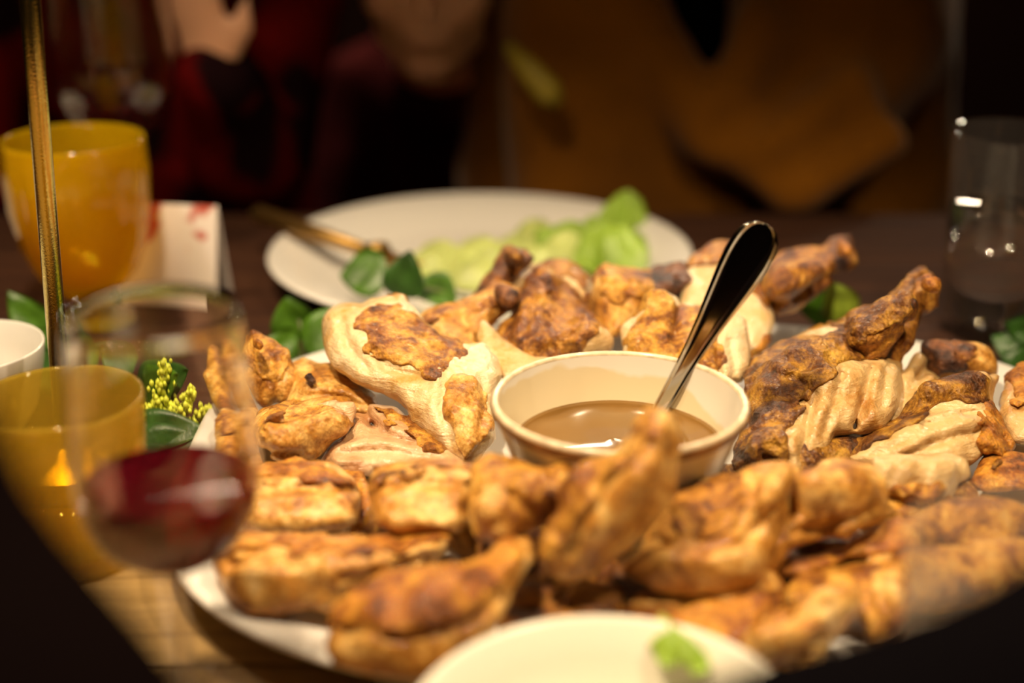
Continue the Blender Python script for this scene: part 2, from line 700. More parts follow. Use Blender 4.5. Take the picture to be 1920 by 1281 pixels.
def blend(prims, X, k):
    f = None
    for p in prims:
        d = ev(p, X)
        f = d if f is None else smin(f, d, k)
    return f


_seed = [0]
FLOOR_Z = .0125      # upper face of the platter


def chicken(name, label, prims, cuts=(), skins=(), meat='meat', k=.010, lump=1.0, vox=.0014, knobs=(), part='meat', group='roast chicken pieces on the platter', floor=True, cat='chicken piece', creases=()):
    """a piece of roast chicken: flesh, patches of skin raised on it, joint ends"""
    _seed[0] += 1
    sd = _seed[0]
    pr = [prep(p) for p in prims]
    lo, hi = bounds(pr, .009)
    X = grid(lo, hi, vox).astype(np.float32)
    full = blend(pr, X, k)
    shp = full.shape
    full = full.ravel().astype(np.float32)
    idx = np.flatnonzero(np.abs(full) < .012)        # relief is worked out near the surface only
    X = X.reshape(-1, 3)[idx]
    f = full[idx]
    f = f - (.0022 if prims[0][0] != 'o' else .0006) + lump * (.0030 * vnoise(X, 30., sd) + .0013 * (1 - 2.6 * np.abs(vnoise(X, 46., sd + 1))) + .0009 * vnoise(X, 110., sd + 3) + .0005 * vnoise(X, 240., sd + 4))
    if meat.startswith('meat'):
        ca, sa_ = math.cos(.6 + sd), math.sin(.6 + sd)
        Y = np.stack([(X[..., 0] * ca - X[..., 2] * sa_) * .18, X[..., 1] * .5, X[..., 0] * sa_ + X[..., 2] * ca], -1)
        f = f + .0005 * vnoise(Y, 230., sd + 51) + .0006 * np.maximum(vnoise(X, 150., sd + 52), 0)
    for ln in creases:                                # folds and tears between muscles
        dl = line_d(ln, X) + 5 * vnoise(X, 140., sd + 61)
        f = f + .0019 * np.exp(-(dl / 7.) ** 2) - .0006 * np.exp(-((dl - 17) / 9.) ** 2)
    for c in cuts:
        f = smax(f, ev(prep(c), X) + .0007 * vnoise(X, 90., sd + 9), .0025)
    if floor:
        f = np.maximum(f, FLOOR_Z - X[..., 2])
        gz = (lo[2] + vox * np.arange(shp[2])).astype(np.float32)
        full = np.maximum(full.reshape(shp), FLOOR_Z - gz).ravel()
    full[idx] = f
    V, Q = surface_nets(full.reshape(shp), lo, vox)
    base = np.array([(V[:, 0].min() + V[:, 0].max()) / 2, (V[:, 1].min() + V[:, 1].max()) / 2, V[:, 2].min()])
    root = empty(name, base, label, cat, group)
    mesh_obj(part, V, Q, M[meat], root, base)
    for mat, regs in skins:
        rg = None
        for r in regs:
            d = ev(prep(r), X)
            rg = d if rg is None else np.minimum(rg, d)
        rg = rg + .0050 * vnoise(X, 42., sd + 20) + .0045 * vnoise(X, 85., sd + 21) + .0020 * vnoise(X, 240., sd + 22)
        top = f - .0017 + .0013 * (np.abs(vnoise(X, 130., sd + 31)) * 2 - .5) + .0006 * vnoise(X, 300., sd + 32)
        g = smax(np.maximum(top, -(f + .0035)), rg, .0012)
        if floor:
            g = np.maximum(g, FLOOR_Z - X[..., 2])
        if (g < 0).sum() < 30:
            continue
        gf = np.full(full.shape, .01, np.float32)
        gf[idx] = g
        v2, q2 = surface_nets(gf.reshape(shp), lo, vox)
        mesh_obj('skin', v2, q2, M[mat], root, base)
    for nm, mat, kp in knobs:
        kp = [prep(p) for p in kp]
        l2, h2 = bounds(kp, .006)
        X2 = grid(l2, h2, vox)
        g = blend(kp, X2, .004) + .0012 * vnoise(X2, 150., sd + 41) + .0006 * vnoise(X2, 320., sd + 5)
        v2, q2 = surface_nets(g, l2, vox)
        mesh_obj(nm, v2, q2, M[mat], root, base)
    return root


# ------------------------------------------------------------------ the room
def struct(name, vf, mat):
    o = mesh_obj(name, vf[0], vf[1], mat, smooth=False)
    o['kind'] = 'structure'
    return o


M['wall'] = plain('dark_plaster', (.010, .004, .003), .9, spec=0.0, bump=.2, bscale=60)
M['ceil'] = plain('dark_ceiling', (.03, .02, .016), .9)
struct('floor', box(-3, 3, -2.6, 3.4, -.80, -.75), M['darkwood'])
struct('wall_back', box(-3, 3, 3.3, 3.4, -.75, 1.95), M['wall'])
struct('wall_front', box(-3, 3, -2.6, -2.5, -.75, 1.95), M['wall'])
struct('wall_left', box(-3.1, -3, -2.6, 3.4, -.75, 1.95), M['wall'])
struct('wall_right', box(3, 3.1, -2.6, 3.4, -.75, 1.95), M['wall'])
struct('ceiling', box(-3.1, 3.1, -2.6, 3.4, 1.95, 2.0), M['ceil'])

# ------------------------------------------------------------------ the table: long boards running left to right
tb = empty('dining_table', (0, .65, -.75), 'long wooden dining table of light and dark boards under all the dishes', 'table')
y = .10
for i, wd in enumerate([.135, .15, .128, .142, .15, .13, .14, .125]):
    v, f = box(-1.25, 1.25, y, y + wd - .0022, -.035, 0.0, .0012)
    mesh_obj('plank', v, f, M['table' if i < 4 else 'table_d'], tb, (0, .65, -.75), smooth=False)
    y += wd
for sx in (-1.1, 1.1):
    for sy in (.2, 1.1):
        v, f = box(sx - .04, sx + .04, sy - .04, sy + .04, -.75, -.035, .004)
        mesh_obj('leg', v, f, M['darkwood'], tb, (0, .65, -.75), smooth=False)
for sy in (.2, 1.1):
    v, f = box(-1.06, 1.06, sy - .012, sy + .012, -.12, -.035, .002)
    mesh_obj('apron', v, f, M['darkwood'], tb, (0, .65, -.75), smooth=False)


# ------------------------------------------------------------------ lamps hung over the table, and the row of wall bulbs behind the diners
def pendant(i, x, y, z, power, cone):
    root = empty('pendant_lamp', (x, y, z), ['brass dome pendant lamp hanging above the left of the platter', 'brass dome pendant lamp hanging above the right of the platter', 'added unseen pendant lamp that brightens the amber goblet and white card'][i], 'lamp', 'pendant lamps over the table')
    prof = [(.13, 0), (.128, .03), (.11, .07), (.075, .105), (.03, .125), (.018, .15), (.015, .15), (.027, .121), (.072, .101), (.106, .067), (.124, .028), (.126, 0), (.13, 0)]
    v, f = lathe(prof, (x, y, z), 40)
    mesh_obj('lamp_shade', v, f, M['brass'], root, (x, y, z))
    v, f = tube([(x, y, z + .15), (x, y, 1.95)], .004, 8)
    mesh_obj('cord', v, f, M['blackcloth'], root, (x, y, z))
    prof = [(.0005, .03), (.02, .036), (.03, .055), (.026, .075), (.014, .095), (.012, .13), (.0005, .13)]
    v, f = lathe(prof, (x, y, z), 24)
    mesh_obj('bulb', v, f, M['bulb'], root, (x, y, z))
    ld = bpy.data.lights.new('pendant_light', 'SPOT')
    ld.energy = power
    ld.color = LAMP_COL
    ld.spot_size = math.radians(cone)
    ld.spot_blend = .55
    ld.shadow_soft_size = .03
    lo = bpy.data.objects.new('pendant_light', ld)
    COL.objects.link(lo)
    lo.parent = root
    lo.location = (0, 0, .02)


M['bulb'] = emit_mat('bulb_glow', (1.0, .78, .5), 18.0)
M['wbulb'] = emit_mat('wall_bulb_glow', (1.0, .82, .58), 120.0)
for i, a in enumerate(PENDANTS):
    pendant(i, *a)
bl = ['first', 'second', 'third', 'fourth', 'fifth']
for i, (x, y, z) in enumerate(BACK_LAMPS):
    root = empty('globe_lamp', (x, y, z), 'small hanging globe lamp behind the diners, ' + ['nearest the middle', 'right of the middle one', 'over the patterned dress', 'farthest left', 'farthest right'][i], 'lamp', 'globe lamps behind the diners')
    v, f = lathe([(.0004, -.046)] + [(.047 * math.cos(t), .047 * math.sin(t)) for t in np.linspace(-1.3, 1.2, 12)] + [(.012, .046), (.012, .05), (.0004, .05)], (x, y, z), 20)
    mesh_obj('globe', v, f, M['wbulb'], root, (x, y, z))
    v, f = tube([(x, y, z + .045), (x, y, 1.95)], .003, 8)
    mesh_obj('cord', v, f, M['blackcloth'], root, (x, y, z))

# ------------------------------------------------------------------ the platter
def superlathe(profile, cx, cy, a, b, n, seg=120, wob=0.0):
    """profile of (inset from the rim in metres, z) swept round a rounded oval"""
    vs, fs = [], []
    for ins, z in profile:
        for s in range(seg):
            t = 2 * math.pi * s / seg
            c, sn = math.cos(t), math.sin(t)
            r = (abs(c / (a - ins)) ** n + abs(sn / (b - ins)) ** n) ** (-1 / n)
            r *= 1 + wob * (math.sin(5 * t + 1) + .6 * math.sin(9 * t + 2)) * (1 if ins < .06 else 0)
            vs.append((cx + r * c, cy + r * sn, z))
    m = len(profile)
    for i in range(m - 1):
        for s in range(seg):
            u = (s + 1) % seg
            fs.append((i * seg + s, i * seg + u, (i + 1) * seg + u, (i + 1) * seg + s))
    fs.append(tuple(range(seg - 1, -1, -1)))
    fs.append(tuple(range((m - 1) * seg, m * seg)))
    return np.array(vs), fs


PCX, PCY, PA, PB = .08, .66, .25, .205
prof = [(.060, 0), (.045, .0), (.030, .004), (.004, .0195), (.0005, .0215), (.0, .0228), (.001, .0242), (.004, .0246), (.010, .0238), (.020, .0205), (.034, .0145), (.048, .0125), (.075, .0122)]
v, f = superlathe(prof, PCX, PCY, PA, PB, 2.6, 140, .004)
o = mesh_obj('serving_platter', v, f, M['white'], origin=(PCX, PCY, 0))
tag(o, 'large white rounded platter heaped with roast chicken', 'platter')

# ------------------------------------------------------------------ the sauce bowl
BX, BY, BZ = .0503, .610, FLOOR_Z


def bowl_mat():
    m, nt, out = new_mat('speckled_cream_glaze')
    tc = N(nt, 'ShaderNodeTexCoord')
    n1 = N(nt, 'ShaderNodeTexNoise', in_Scale=95., in_Detail=2.0, in_Roughness=.5)
    L(nt, tc, 'Object', n1, 'Vector')
    r = ramp(nt, [(.0, (.80, .73, .55)), (.735, (.80, .73, .55)), (.765, (.10, .045, .02)), (1.0, (.10, .045, .02))])
    L(nt, n1, 'Fac', r, 'Fac')
    n2 = N(nt, 'ShaderNodeTexNoise', in_Scale=25., in_Detail=3.0)
    L(nt, tc, 'Object', n2, 'Vector')
    r2 = ramp(nt, [(.35, (.88, .92, .84)), (.65, (1, 1, 1))])
    L(nt, n2, 'Fac', r2, 'Fac')
    mx = N(nt, 'ShaderNodeMix', data_type='RGBA', blend_type='MULTIPLY')
    mx.inputs[0].default_value = 1.0
    L(nt, r, 'Color', mx, 6)
    L(nt, r2, 'Color', mx, 7)
    b = N(nt, 'ShaderNodeBsdfPrincipled')
    L(nt, mx, 2, b, 'Base Color')
    b.inputs['Roughness'].default_value = .3
    b.inputs['Coat Weight'].default_value = .3
    L(nt, b, 0, out, 0)
    return m


def bowl_in_mat():
    """smooth ivory inside with a film of sauce left by the spoon"""
    m, nt, out = new_mat('ivory_glaze_with_sauce_film')
    tc = N(nt, 'ShaderNodeTexCoord')
    sp = N(nt, 'ShaderNodeSeparateXYZ')
    L(nt, tc, 'Object', sp, 0)
    # film height over the sauce depends on the side of the bowl
    mx = N(nt, 'ShaderNodeMapRange', in_1=-.05, in_2=.055, in_3=.064, in_4=.050)
    L(nt, sp, 'X', mx, 0)
    n = N(nt, 'ShaderNodeTexNoise', in_Scale=28., in_Detail=3.0)
    L(nt, tc, 'Object', n, 'Vector')
    ns = N(nt, 'ShaderNodeMath', operation='MULTIPLY_ADD')
    ns.inputs[1].default_value = .022
    ns.inputs[2].default_value = -.0105
    L(nt, n, 'Fac', ns, 0)
    ad = N(nt, 'ShaderNodeMath', operation='ADD')
    L(nt, mx, 0, ad, 0)
    L(nt, ns, 0, ad, 1)
    sb = N(nt, 'ShaderNodeMath', operation='SUBTRACT')
    L(nt, ad, 0, sb, 0)
    L(nt, sp, 'Z', sb, 1)
    mr = N(nt, 'ShaderNodeMapRange', in_1=-.0008, in_2=.0012, in_3=0., in_4=.55)
    L(nt, sb, 0, mr, 0)
    cm = N(nt, 'ShaderNodeMix', data_type='RGBA')
    cm.inputs[6].default_value = (.80, .75, .64, 1)
    cm.inputs[7].default_value = (.70, .52, .19, 1)
    L(nt, mr, 0, cm, 0)
    b = N(nt, 'ShaderNodeBsdfPrincipled')
    L(nt, cm, 2, b, 'Base Color')
    b.inputs['Roughness'].default_value = .2
    b.inputs['Coat Weight'].default_value = .3
    L(nt, b, 0, out, 0)
    return m


root = empty('sauce_bowl', (BX, BY, BZ), 'speckled cream bowl of brown gravy with brown rim in the platter centre', 'bowl')
org = (BX, BY, BZ)
HB = .0665
outer = [(.0005, .0), (.026, .0), (.0275, .003), (.031, .006), (.040, .018), (.0475, .032), (.053, .046), (.0572, .058), (.0592, .0645)]
v, f = lathe(outer, org, 96)
mesh_obj('outer_wall', v, f, bowl_mat(), root, org)
rimp = [(.0592, .0643), (.0599, .0655), (.0600, .0668), (.0594, .0678), (.0583, .0682), (.0573, .0677), (.0568, .0668), (.0568, .0662)]
v, f = lathe(rimp, org, 96)
mesh_obj('rim', v, f, plain('brown_rim_glaze', (.74, .60, .40), .25, coat=.3, var=.3, vscale=160), root, org)
lip = [(.05935, .0615), (.0599, .0635), (.0600, .0650), (.0590, .0655)]
v, f = lathe(lip, org, 96)
mesh_obj('rim_band', v, f, plain('dark_rim_band', (.20, .085, .025), .3, var=.5, vscale=120), root, org)
inner = [(.0569, .0668), (.0555, .060), (.052, .048), (.046, .034), (.038, .020), (.028, .010), (.012, .0062), (.0005, .006)]
v, f = lathe(inner, org, 96)
mesh_obj('inner_wall', v, f, bowl_in_mat(), root, org)

# gravy: gently domed, meniscus at the wall
SZ = .0425
prof = [(.0004, SZ)] + [(r, SZ + .0003 * math.sin(r * 900)) for r in (.01, .02, .03, .04, .046)] + [(.0487, SZ + .0008), (.0499, SZ + .0022), (.0497, SZ - .002), (.030, .013), (.0004, .0125)]
v, f = lathe(prof, org, 80)
v = np.array(v)
for i in range(len(v)):
    x, y = v[i, 0] - BX, v[i, 1] - BY
    if v[i, 2] > BZ + SZ - .001 and x * x + y * y < .0022:
        v[i, 2] += .0003 * math.sin(x * 170 + y * 90) + .00025 * math.sin(y * 260 - x * 60)
o = mesh_obj('gravy', v, f, plain('brown_gravy', (.19, .096, .024), .03, coat=.5, var=.12, vscale=30), origin=org)
tag(o, 'glossy brown gravy half filling the cream bowl', 'sauce')

# ------------------------------------------------------------------ the spoon
tip = P(1437, 420, .686)
ent = G(1238, 768, .056)
tip, ent = np.array(tip), np.array(ent)
axis = tip - ent
Ls = np.linalg.norm(axis)
axis = axis / Ls
toc = _C - (tip + ent) / 2
side = np.cross(axis, toc)
side /= np.linalg.norm(side)
nrm = np.cross(side, axis)
stations = []      # (distance from ent along axis, half width, half thickness, bend)
prof_w = [(-.030, .0036, .0016), (-.015, .0038, .0017), (0, .0041, .0018), (.012, .0043, .0018), (.026, .0046, .0017), (.042, .0056, .0016), (.058, .0072, .0015), (.074, .0093, .0014), (.088, .0110, .0014), (.097, .0117, .0014), (.104, .0116, .0014), (.110, .0108, .0014), (.1145, .0092, .0013), (.1175, .0068, .0012), (.1192, .0040, .001), (.1197, .0012, .0008)]
sc = Ls / .1197
ns = 57
V, Fc = [], []
prof_d = []
for d in np.linspace(-.03, .1197, 70):
    prof_d.append(d)
prof_d += [.1155, .1165, .1183, .119]
prof_d = sorted(prof_d)
pw = np.array(prof_w)
for d in prof_d:
    hw = np.interp(d, pw[:, 0], pw[:, 1])
    ht = np.interp(d, pw[:, 0], pw[:, 2])
    bend = -.010 * (max(d, 0) / .12) ** 2 * 0 + 0
    ctr = ent + axis * d * sc - nrm * bend
    ring = []
    for j in range(ns):
        u = -1 + 2 * j / (ns - 1)
        # front face: a sunk panel between two raised beads
        au = abs(u)
        beadpos = .80
        bead = math.exp(-((au - beadpos) * hw / .00065) ** 2) * .0010
        panel = -.0005 if au < beadpos else 0
        edge = (1 - au ** 4)
        z = ht * (.35 + .65 * edge) + bead + panel
        ring.append(ctr + side * u * hw + nrm * z)
    for j in range(ns - 1, -1, -1):
        u = -1 + 2 * j / (ns - 1)
        z = -ht * (1 - abs(u) ** 3) * .9 - .0001
        ring.append(ctr + side * u * hw * .98 + nrm * z)
    V += ring
m = 2 * ns
for i in range(len(prof_d) - 1):
    for s in range(m):
        t = (s + 1) % m
        Fc.append((i * m + s, i * m + t, (i + 1) * m + t, (i + 1) * m + s))
Fc.append(tuple(range(m - 1, -1, -1)))
Fc.append(tuple(range((len(prof_d) - 1) * m, len(prof_d) * m)))
base = ent - axis * .03
root = empty('serving_spoon', base, 'steel spoon with beaded handle standing in the gravy bowl', 'spoon')
mesh_obj('handle', V, [q[::-1] for q in Fc], M['steel'], root, base)
# spoon bowl under the gravy
V, Fc = [], []
nb, na = 14, 12
p0 = ent - axis * .028
dirb = np.array([BX, BY + .004, BZ + .012]) - p0
lb = np.linalg.norm(dirb)
dirb = dirb / lb
sb = np.cross(dirb, [0, 0, 1.])
sb /= np.linalg.norm(sb)
nb_ = np.cross(sb, dirb)
for lay in (0, 1):
    for i in range(nb):
        t = i / (nb - 1)
        hw = .014 * math.sqrt(max(0.02, 1 - (2 * t - 1.0) ** 2)) if t > .0 else .003
        for j in range(na):
            u = -1 + 2 * j / (na - 1)
            dip = -.005 * (1 - u * u) * math.sin(math.pi * t)
            V.append(p0 + dirb * lb * t + sb * u * hw + nb_ * (dip + (.0006 if lay else -.0006)))
for lay in (0, 1):
    for i in range(nb - 1):
        for j in range(na - 1):
            q = [lay * nb * na + i * na + j, lay * nb * na + i * na + j + 1, lay * nb * na + (i + 1) * na + j + 1, lay * nb * na + (i + 1) * na + j]
            Fc.append(q if lay else q[::-1])
mesh_obj('spoon_bowl', V, Fc, M['steel'], root, base)

# ------------------------------------------------------------------ roast chicken: back row
CREASES = {
    'thick pale chicken breast with a torn brown skin patch': [[(700, 660), (722, 688), (748, 696), (800, 712)], [(838, 705), (828, 760), (846, 825)], [(902, 705), (908, 760), (897, 820)], [(640, 600), (655, 650), (690, 690)]],
    'mound of brown skinned breast behind gravy bowl': [[(1085, 600), (1070, 640), (1080, 675)], [(1000, 560), (985, 620)]],
    'mound of golden brown skinned breast behind the spoon': [[(1275, 570), (1265, 620), (1270, 690)], [(1348, 600), (1345, 650), (1350, 700)], [(1368, 640), (1375, 700)]],
    'big dark roasted thigh with torn pale meat': [[(1578, 705), (1562, 760), (1545, 815)], [(1635, 692), (1620, 750), (1602, 795)], [(1530, 740), (1515, 790), (1505, 860)], [(1662, 690), (1655, 760)]],
    'sliced breast under curling dark skin': [[(1690, 862), (1740, 835), (1800, 818), (1850, 805)], [(1735, 800), (1790, 778), (1830, 772)], [(1640, 850), (1700, 825)]],
    'big dark drumstick with blackened skin rising beside the clear water tumbler': [[(1600, 662), (1650, 650), (1700, 605)]],
    'glossy brown drumstick pointing up right beyond the spoon tip': [[(1450, 572), (1500, 552), (1565, 515)]],
    'pale sliced meat between the dark thigh and charred wing': [[(1740, 690), (1715, 720), (1680, 780)]],
    'pale thigh piece with one dark spot beside the upright drumstick': [[(560, 745), (620, 742), (685, 762)]],
    'upright drumstick end at the rear left of the platter': [[(515, 660), (525, 700), (515, 755)]],
    'pinkish torn breast meat below the thick pale breast': [[(640, 850), (720, 845), (830, 862)], [(695, 795), (735, 818), (790, 835)]],
    'smooth golden wing lying at the left of the platter': [[(515, 792), (560, 776), (600, 768)], [(500, 845), (560, 852)]],
    'breast half with brown skin on top': [[(468, 912), (560, 918), (660, 918)]],
    'cut thigh with dark top skin lying in front of the bowl': [[(705, 915), (770, 905), (880, 912)]],
    'knuckle joint of a drumstick between cut thigh and upright drumstick': [[(900, 930), (960, 925), (1000, 960)], [(1040, 890), (1030, 950)]],
    'long folded wing at the front left edge of the platter': [[(592, 1020), (600, 1070), (606, 1120)], [(640, 1085), (720, 1072), (800, 1042)], [(430, 1060), (500, 1055), (580, 1060)]],
    'large brown drumstick nearest the camera on the platter': [[(650, 1180), (760, 1195), (880, 1170), (940, 1115)]],
    'drumstick standing upright against the front of the gravy bowl': [[(1060, 1060), (1090, 980), (1150, 900), (1190, 850)]],
    'thigh with brown hollow top': [[(1225, 1015), (1310, 1035), (1400, 1015), (1445, 955)], [(1410, 900), (1420, 960)]],
    'plump pale shiny thigh right of the hollow topped one': [[(1470, 1000), (1560, 985), (1650, 950)]],
    'pale wing by the dark sleeve at the bottom right': [[(1420, 1170), (1500, 1160), (1560, 1130)], [(1500, 1230), (1540, 1185)]],
}


def K(name, label, poly, zz, T=50, D=50, meat='skin_p', skins=(), extra=(), knobs=(), vox=.0014, part='flesh', lump=.72, cuts=()):
    creases = CREASES.get(label.split(',')[0], ())
    """one piece: outline with its own height, thickness and edge rounding, plus bumps, skin patches and joint ends"""
    return chicken(name, label, [('o', poly, zz, T, D)] + list(extra), skins=[(m, [('s', q)]) for m, q in skins], meat=meat, knobs=knobs, vox=vox, part=part, lump=lump, cuts=cuts, creases=creases)


def knob(p, r, mat='charred', d=(10, -6)):
    x, y, z = p
    return ('joint_end', mat, [('c', (x - d[0] * .6, y + d[1], z), (x + d[0], y - d[1], z), r * .62, r * .6), ('c', (x, y, z), (x + d[0] * 1.1, y + d[1] * .2, z + .2), r * .66, r * .45)])


K('chicken_breast', 'thick pale chicken breast with a torn brown skin patch, left of gravy bowl',
  [(609, 646), (619, 596), (653, 577), (693, 567), (727, 560), (749, 563), (762, 580), (786, 597), (826, 628), (865, 646), (900, 654), (929, 673), (950, 702), (931, 731), (925, 760), (930, 825), (897, 843), (889, 856), (871, 866), (850, 845), (828, 829), (796, 808), (770, 776), (749, 755), (706, 736), (688, 728), (648, 705), (624, 683)],
  (7.2, 2.4), 62, 66, 'meat',
  [('skin', [(675, 600), (690, 572), (727, 556), (755, 560), (768, 580), (795, 600), (830, 626), (868, 644), (905, 655), (868, 674), (830, 690), (812, 704), (786, 694), (743, 683), (714, 673), (702, 651), (690, 625)]),
   ('skin_p', [(850, 708), (890, 700), (918, 735), (917, 800), (897, 845), (871, 872), (848, 848), (842, 800), (838, 750)])],
  extra=[('e', (622, 600, 6.2), (700, 690, 4.8), 42, 40), ('c', (885, 720, 4.6), (878, 850, 2.9), 22, 14)], vox=.0012, part='meat')
K('chicken_drumstick', 'drumstick with charred knuckle between pale breast and lettuce plate',
  [(785, 597), (800, 580), (850, 570), (900, 552), (925, 528), (950, 533), (975, 556), (965, 575), (935, 600), (915, 625), (890, 655), (860, 660), (820, 640)], (6.6, 4.0), 36, 36, 'skin_p',
  [('skin', [(785, 600), (800, 575), (850, 565), (900, 548), (925, 524), (980, 545), (965, 575), (930, 598), (880, 600), (830, 605)])], knobs=[knob((948, 556, 6.9), 26, 'charred', (10, -6))])
K('chicken_drumstick', 'brown drumstick end rising in front of the lettuce',
  [(880, 570), (905, 530), (925, 490), (942, 466), (958, 463), (985, 470), (1006, 484), (990, 505), (962, 525), (940, 545), (915, 580)], (7.6, 5.0), 30, 30, 'skin_b', knobs=[knob((962, 482, 7.9), 24, 'skin_d', (8, -5))])
K('chicken_slice', 'white crescent of sliced breast with brown edge, behind the skinned mound',
  [(936, 534), (960, 516), (1000, 497), (1030, 489), (1065, 494), (1095, 513), (1112, 545), (1124, 592), (1085, 630), (1000, 620), (955, 570)], (6.3, 3.6), 26, 22, 'meat',
  [('skin_b', [(1000, 500), (1030, 482), (1068, 486), (1104, 508), (1122, 545), (1134, 598), (1108, 594), (1090, 548), (1068, 522), (1040, 506)])], part='meat')
K('chicken_breast', 'mound of brown skinned breast behind gravy bowl, beside the leaning drumstick',
  [(976, 545), (1002, 514), (1029, 510), (1055, 527), (1077, 545), (1090, 567), (1116, 593), (1142, 625), (1149, 640), (1144, 660), (1120, 690), (1040, 715), (975, 700), (941, 665), (935, 624), (955, 590)], (6.8, 3.2), 58, 52, 'meat_t',
  [('skin_b', [(925, 620), (955, 585), (972, 545), (1000, 508), (1030, 504), (1060, 524), (1082, 545), (1096, 567), (1120, 590), (1136, 622), (1104, 636), (1085, 672), (1040, 676), (985, 668), (935, 650)])],
  extra=[('c', (1015, 530, 7.0), (1000, 640, 5.2), 26, 30), ('c', (1100, 640, 5.4), (1130, 640, 5.2), 26, 20)], vox=.0012, part='meat')
K('chicken_slice', 'white wedge of breast meat touching the rear left bowl rim',
  [(905, 605), (926, 622), (945, 637), (1000, 657), (1052, 668), (1050, 690), (985, 712), (950, 712), (920, 695), (903, 668), (893, 650)], (5.8, 4.0), 24, 20, 'meat', part='meat', lump=.6)
K('chicken_wing', 'browned wing with a dark tip pointing right, behind gravy bowl',
  [(1118, 560), (1122, 525), (1135, 502), (1160, 505), (1185, 512), (1215, 510), (1240, 500), (1270, 492), (1295, 498), (1310, 525), (1305, 540), (1270, 548), (1240, 562), (1215, 580), (1195, 600), (1180, 622), (1150, 630), (1128, 600)], (6.8, 4.4), 36, 32, 'skin_p',
  [('skin', [(1110, 560), (1118, 520), (1135, 496), (1160, 500), (1220, 506), (1230, 560), (1200, 575), (1150, 580)]), ('charred', [(1218, 512), (1245, 496), (1275, 486), (1300, 494), (1318, 528), (1300, 548), (1262, 552), (1240, 552), (1222, 540)])],
  extra=[('c', (1150, 540, 6.4), (1170, 550, 6.2), 30, 26)])
K('chicken_breast', 'mound of golden brown skinned breast behind the spoon',
  [(1162, 621), (1168, 610), (1192, 591), (1212, 567), (1230, 551), (1243, 548), (1258, 560), (1275, 569), (1297, 580), (1321, 582), (1340, 588), (1359, 591), (1376, 602), (1387, 626), (1396, 650), (1398, 676), (1391, 715), (1340, 735), (1250, 725), (1170, 690)], (7.0, 3.6), 50, 46, 'meat',
  [('skin', [(1190, 588), (1210, 562), (1228, 544), (1245, 540), (1262, 556), (1297, 574), (1321, 576), (1340, 586), (1342, 620), (1345, 660), (1340, 700), (1300, 700), (1240, 695), (1186, 685), (1182, 650), (1190, 620)])],
  extra=[('c', (1236, 566, 7.2), (1228, 660, 5.0), 24, 28), ('c', (1372, 620, 5.8), (1380, 690, 4.4), 20, 18)], vox=.0012, part='meat')
K('chicken_slice', 'large flat white breast slice edged with brown skin, right of the spoon handle',
  [(1290, 490), (1326, 466), (1350, 459), (1375, 462), (1402, 520), (1422, 540), (1435, 560), (1448, 584), (1448, 606), (1439, 637), (1422, 661), (1402, 680), (1370, 690), (1310, 640), (1275, 570), (1278, 520)], (7.6, 3.2), 26, 22, 'meat',
  [('skin_b', [(1280, 492), (1326, 458), (1352, 450), (1380, 454), (1402, 486), (1385, 494), (1350, 488), (1320, 488), (1296, 498)]), ('skin_o', [(1400, 515), (1424, 538), (1440, 560), (1456, 584), (1456, 610), (1444, 642), (1426, 668), (1404, 690), (1398, 680), (1428, 640), (1441, 606), (1436, 582), (1420, 560), (1398, 540)])], part='meat', lump=.5, vox=.0012)
K('chicken_drumstick', 'glossy brown drumstick pointing up right beyond the spoon tip',
  [(1422, 540), (1436, 492), (1468, 472), (1500, 470), (1540, 463), (1562, 450), (1588, 446), (1596, 470), (1603, 495), (1594, 506), (1574, 512), (1545, 545), (1520, 566), (1490, 586), (1460, 594), (1440, 580)], (7.8, 4.6), 42, 42, 'skin_b',
  [('charred', [(1562, 446), (1592, 440), (1602, 470), (1610, 498), (1584, 512), (1568, 488)])], knobs=[knob((1582, 468, 8.2), 16, 'skin_o', (6, -8))], extra=[('c', (1470, 530, 7.0), (1520, 510, 7.4), 34, 26)])
K('chicken_thigh', 'big dark roasted thigh with torn pale meat, right of gravy bowl',
  [(1398, 705), (1420, 680), (1450, 655), (1500, 630), (1560, 610), (1600, 600), (1650, 636), (1692, 680), (1688, 720), (1672, 780), (1655, 802), (1625, 812), (1600, 797), (1560, 808), (1532, 832), (1518, 852), (1512, 872), (1490, 884), (1470, 872), (1440, 860), (1405, 888), (1385, 866), (1394, 800), (1398, 750)], (5.6, 2.4), 58, 48, 'meat_t',
  [('skin_d', [(1390, 700), (1415, 672), (1450, 648), (1500, 624), (1560, 603), (1605, 594), (1655, 636), (1640, 664), (1600, 680), (1565, 706), (1530, 730), (1502, 760), (1480, 790), (1468, 830), (1470, 878), (1440, 866), (1400, 894), (1376, 866), (1388, 800)])],
  extra=[('c', (1545, 720, 5.4), (1522, 850, 3.2), 22, 20), ('c', (1600, 700, 5.4), (1580, 795, 4.0), 22, 20), ('c', (1650, 695, 5.2), (1640, 795, 3.8), 20, 18), ('e', (1440, 740, 4.8), (1580, 650, 6.0), 40, 40)], vox=.0012, part='meat')
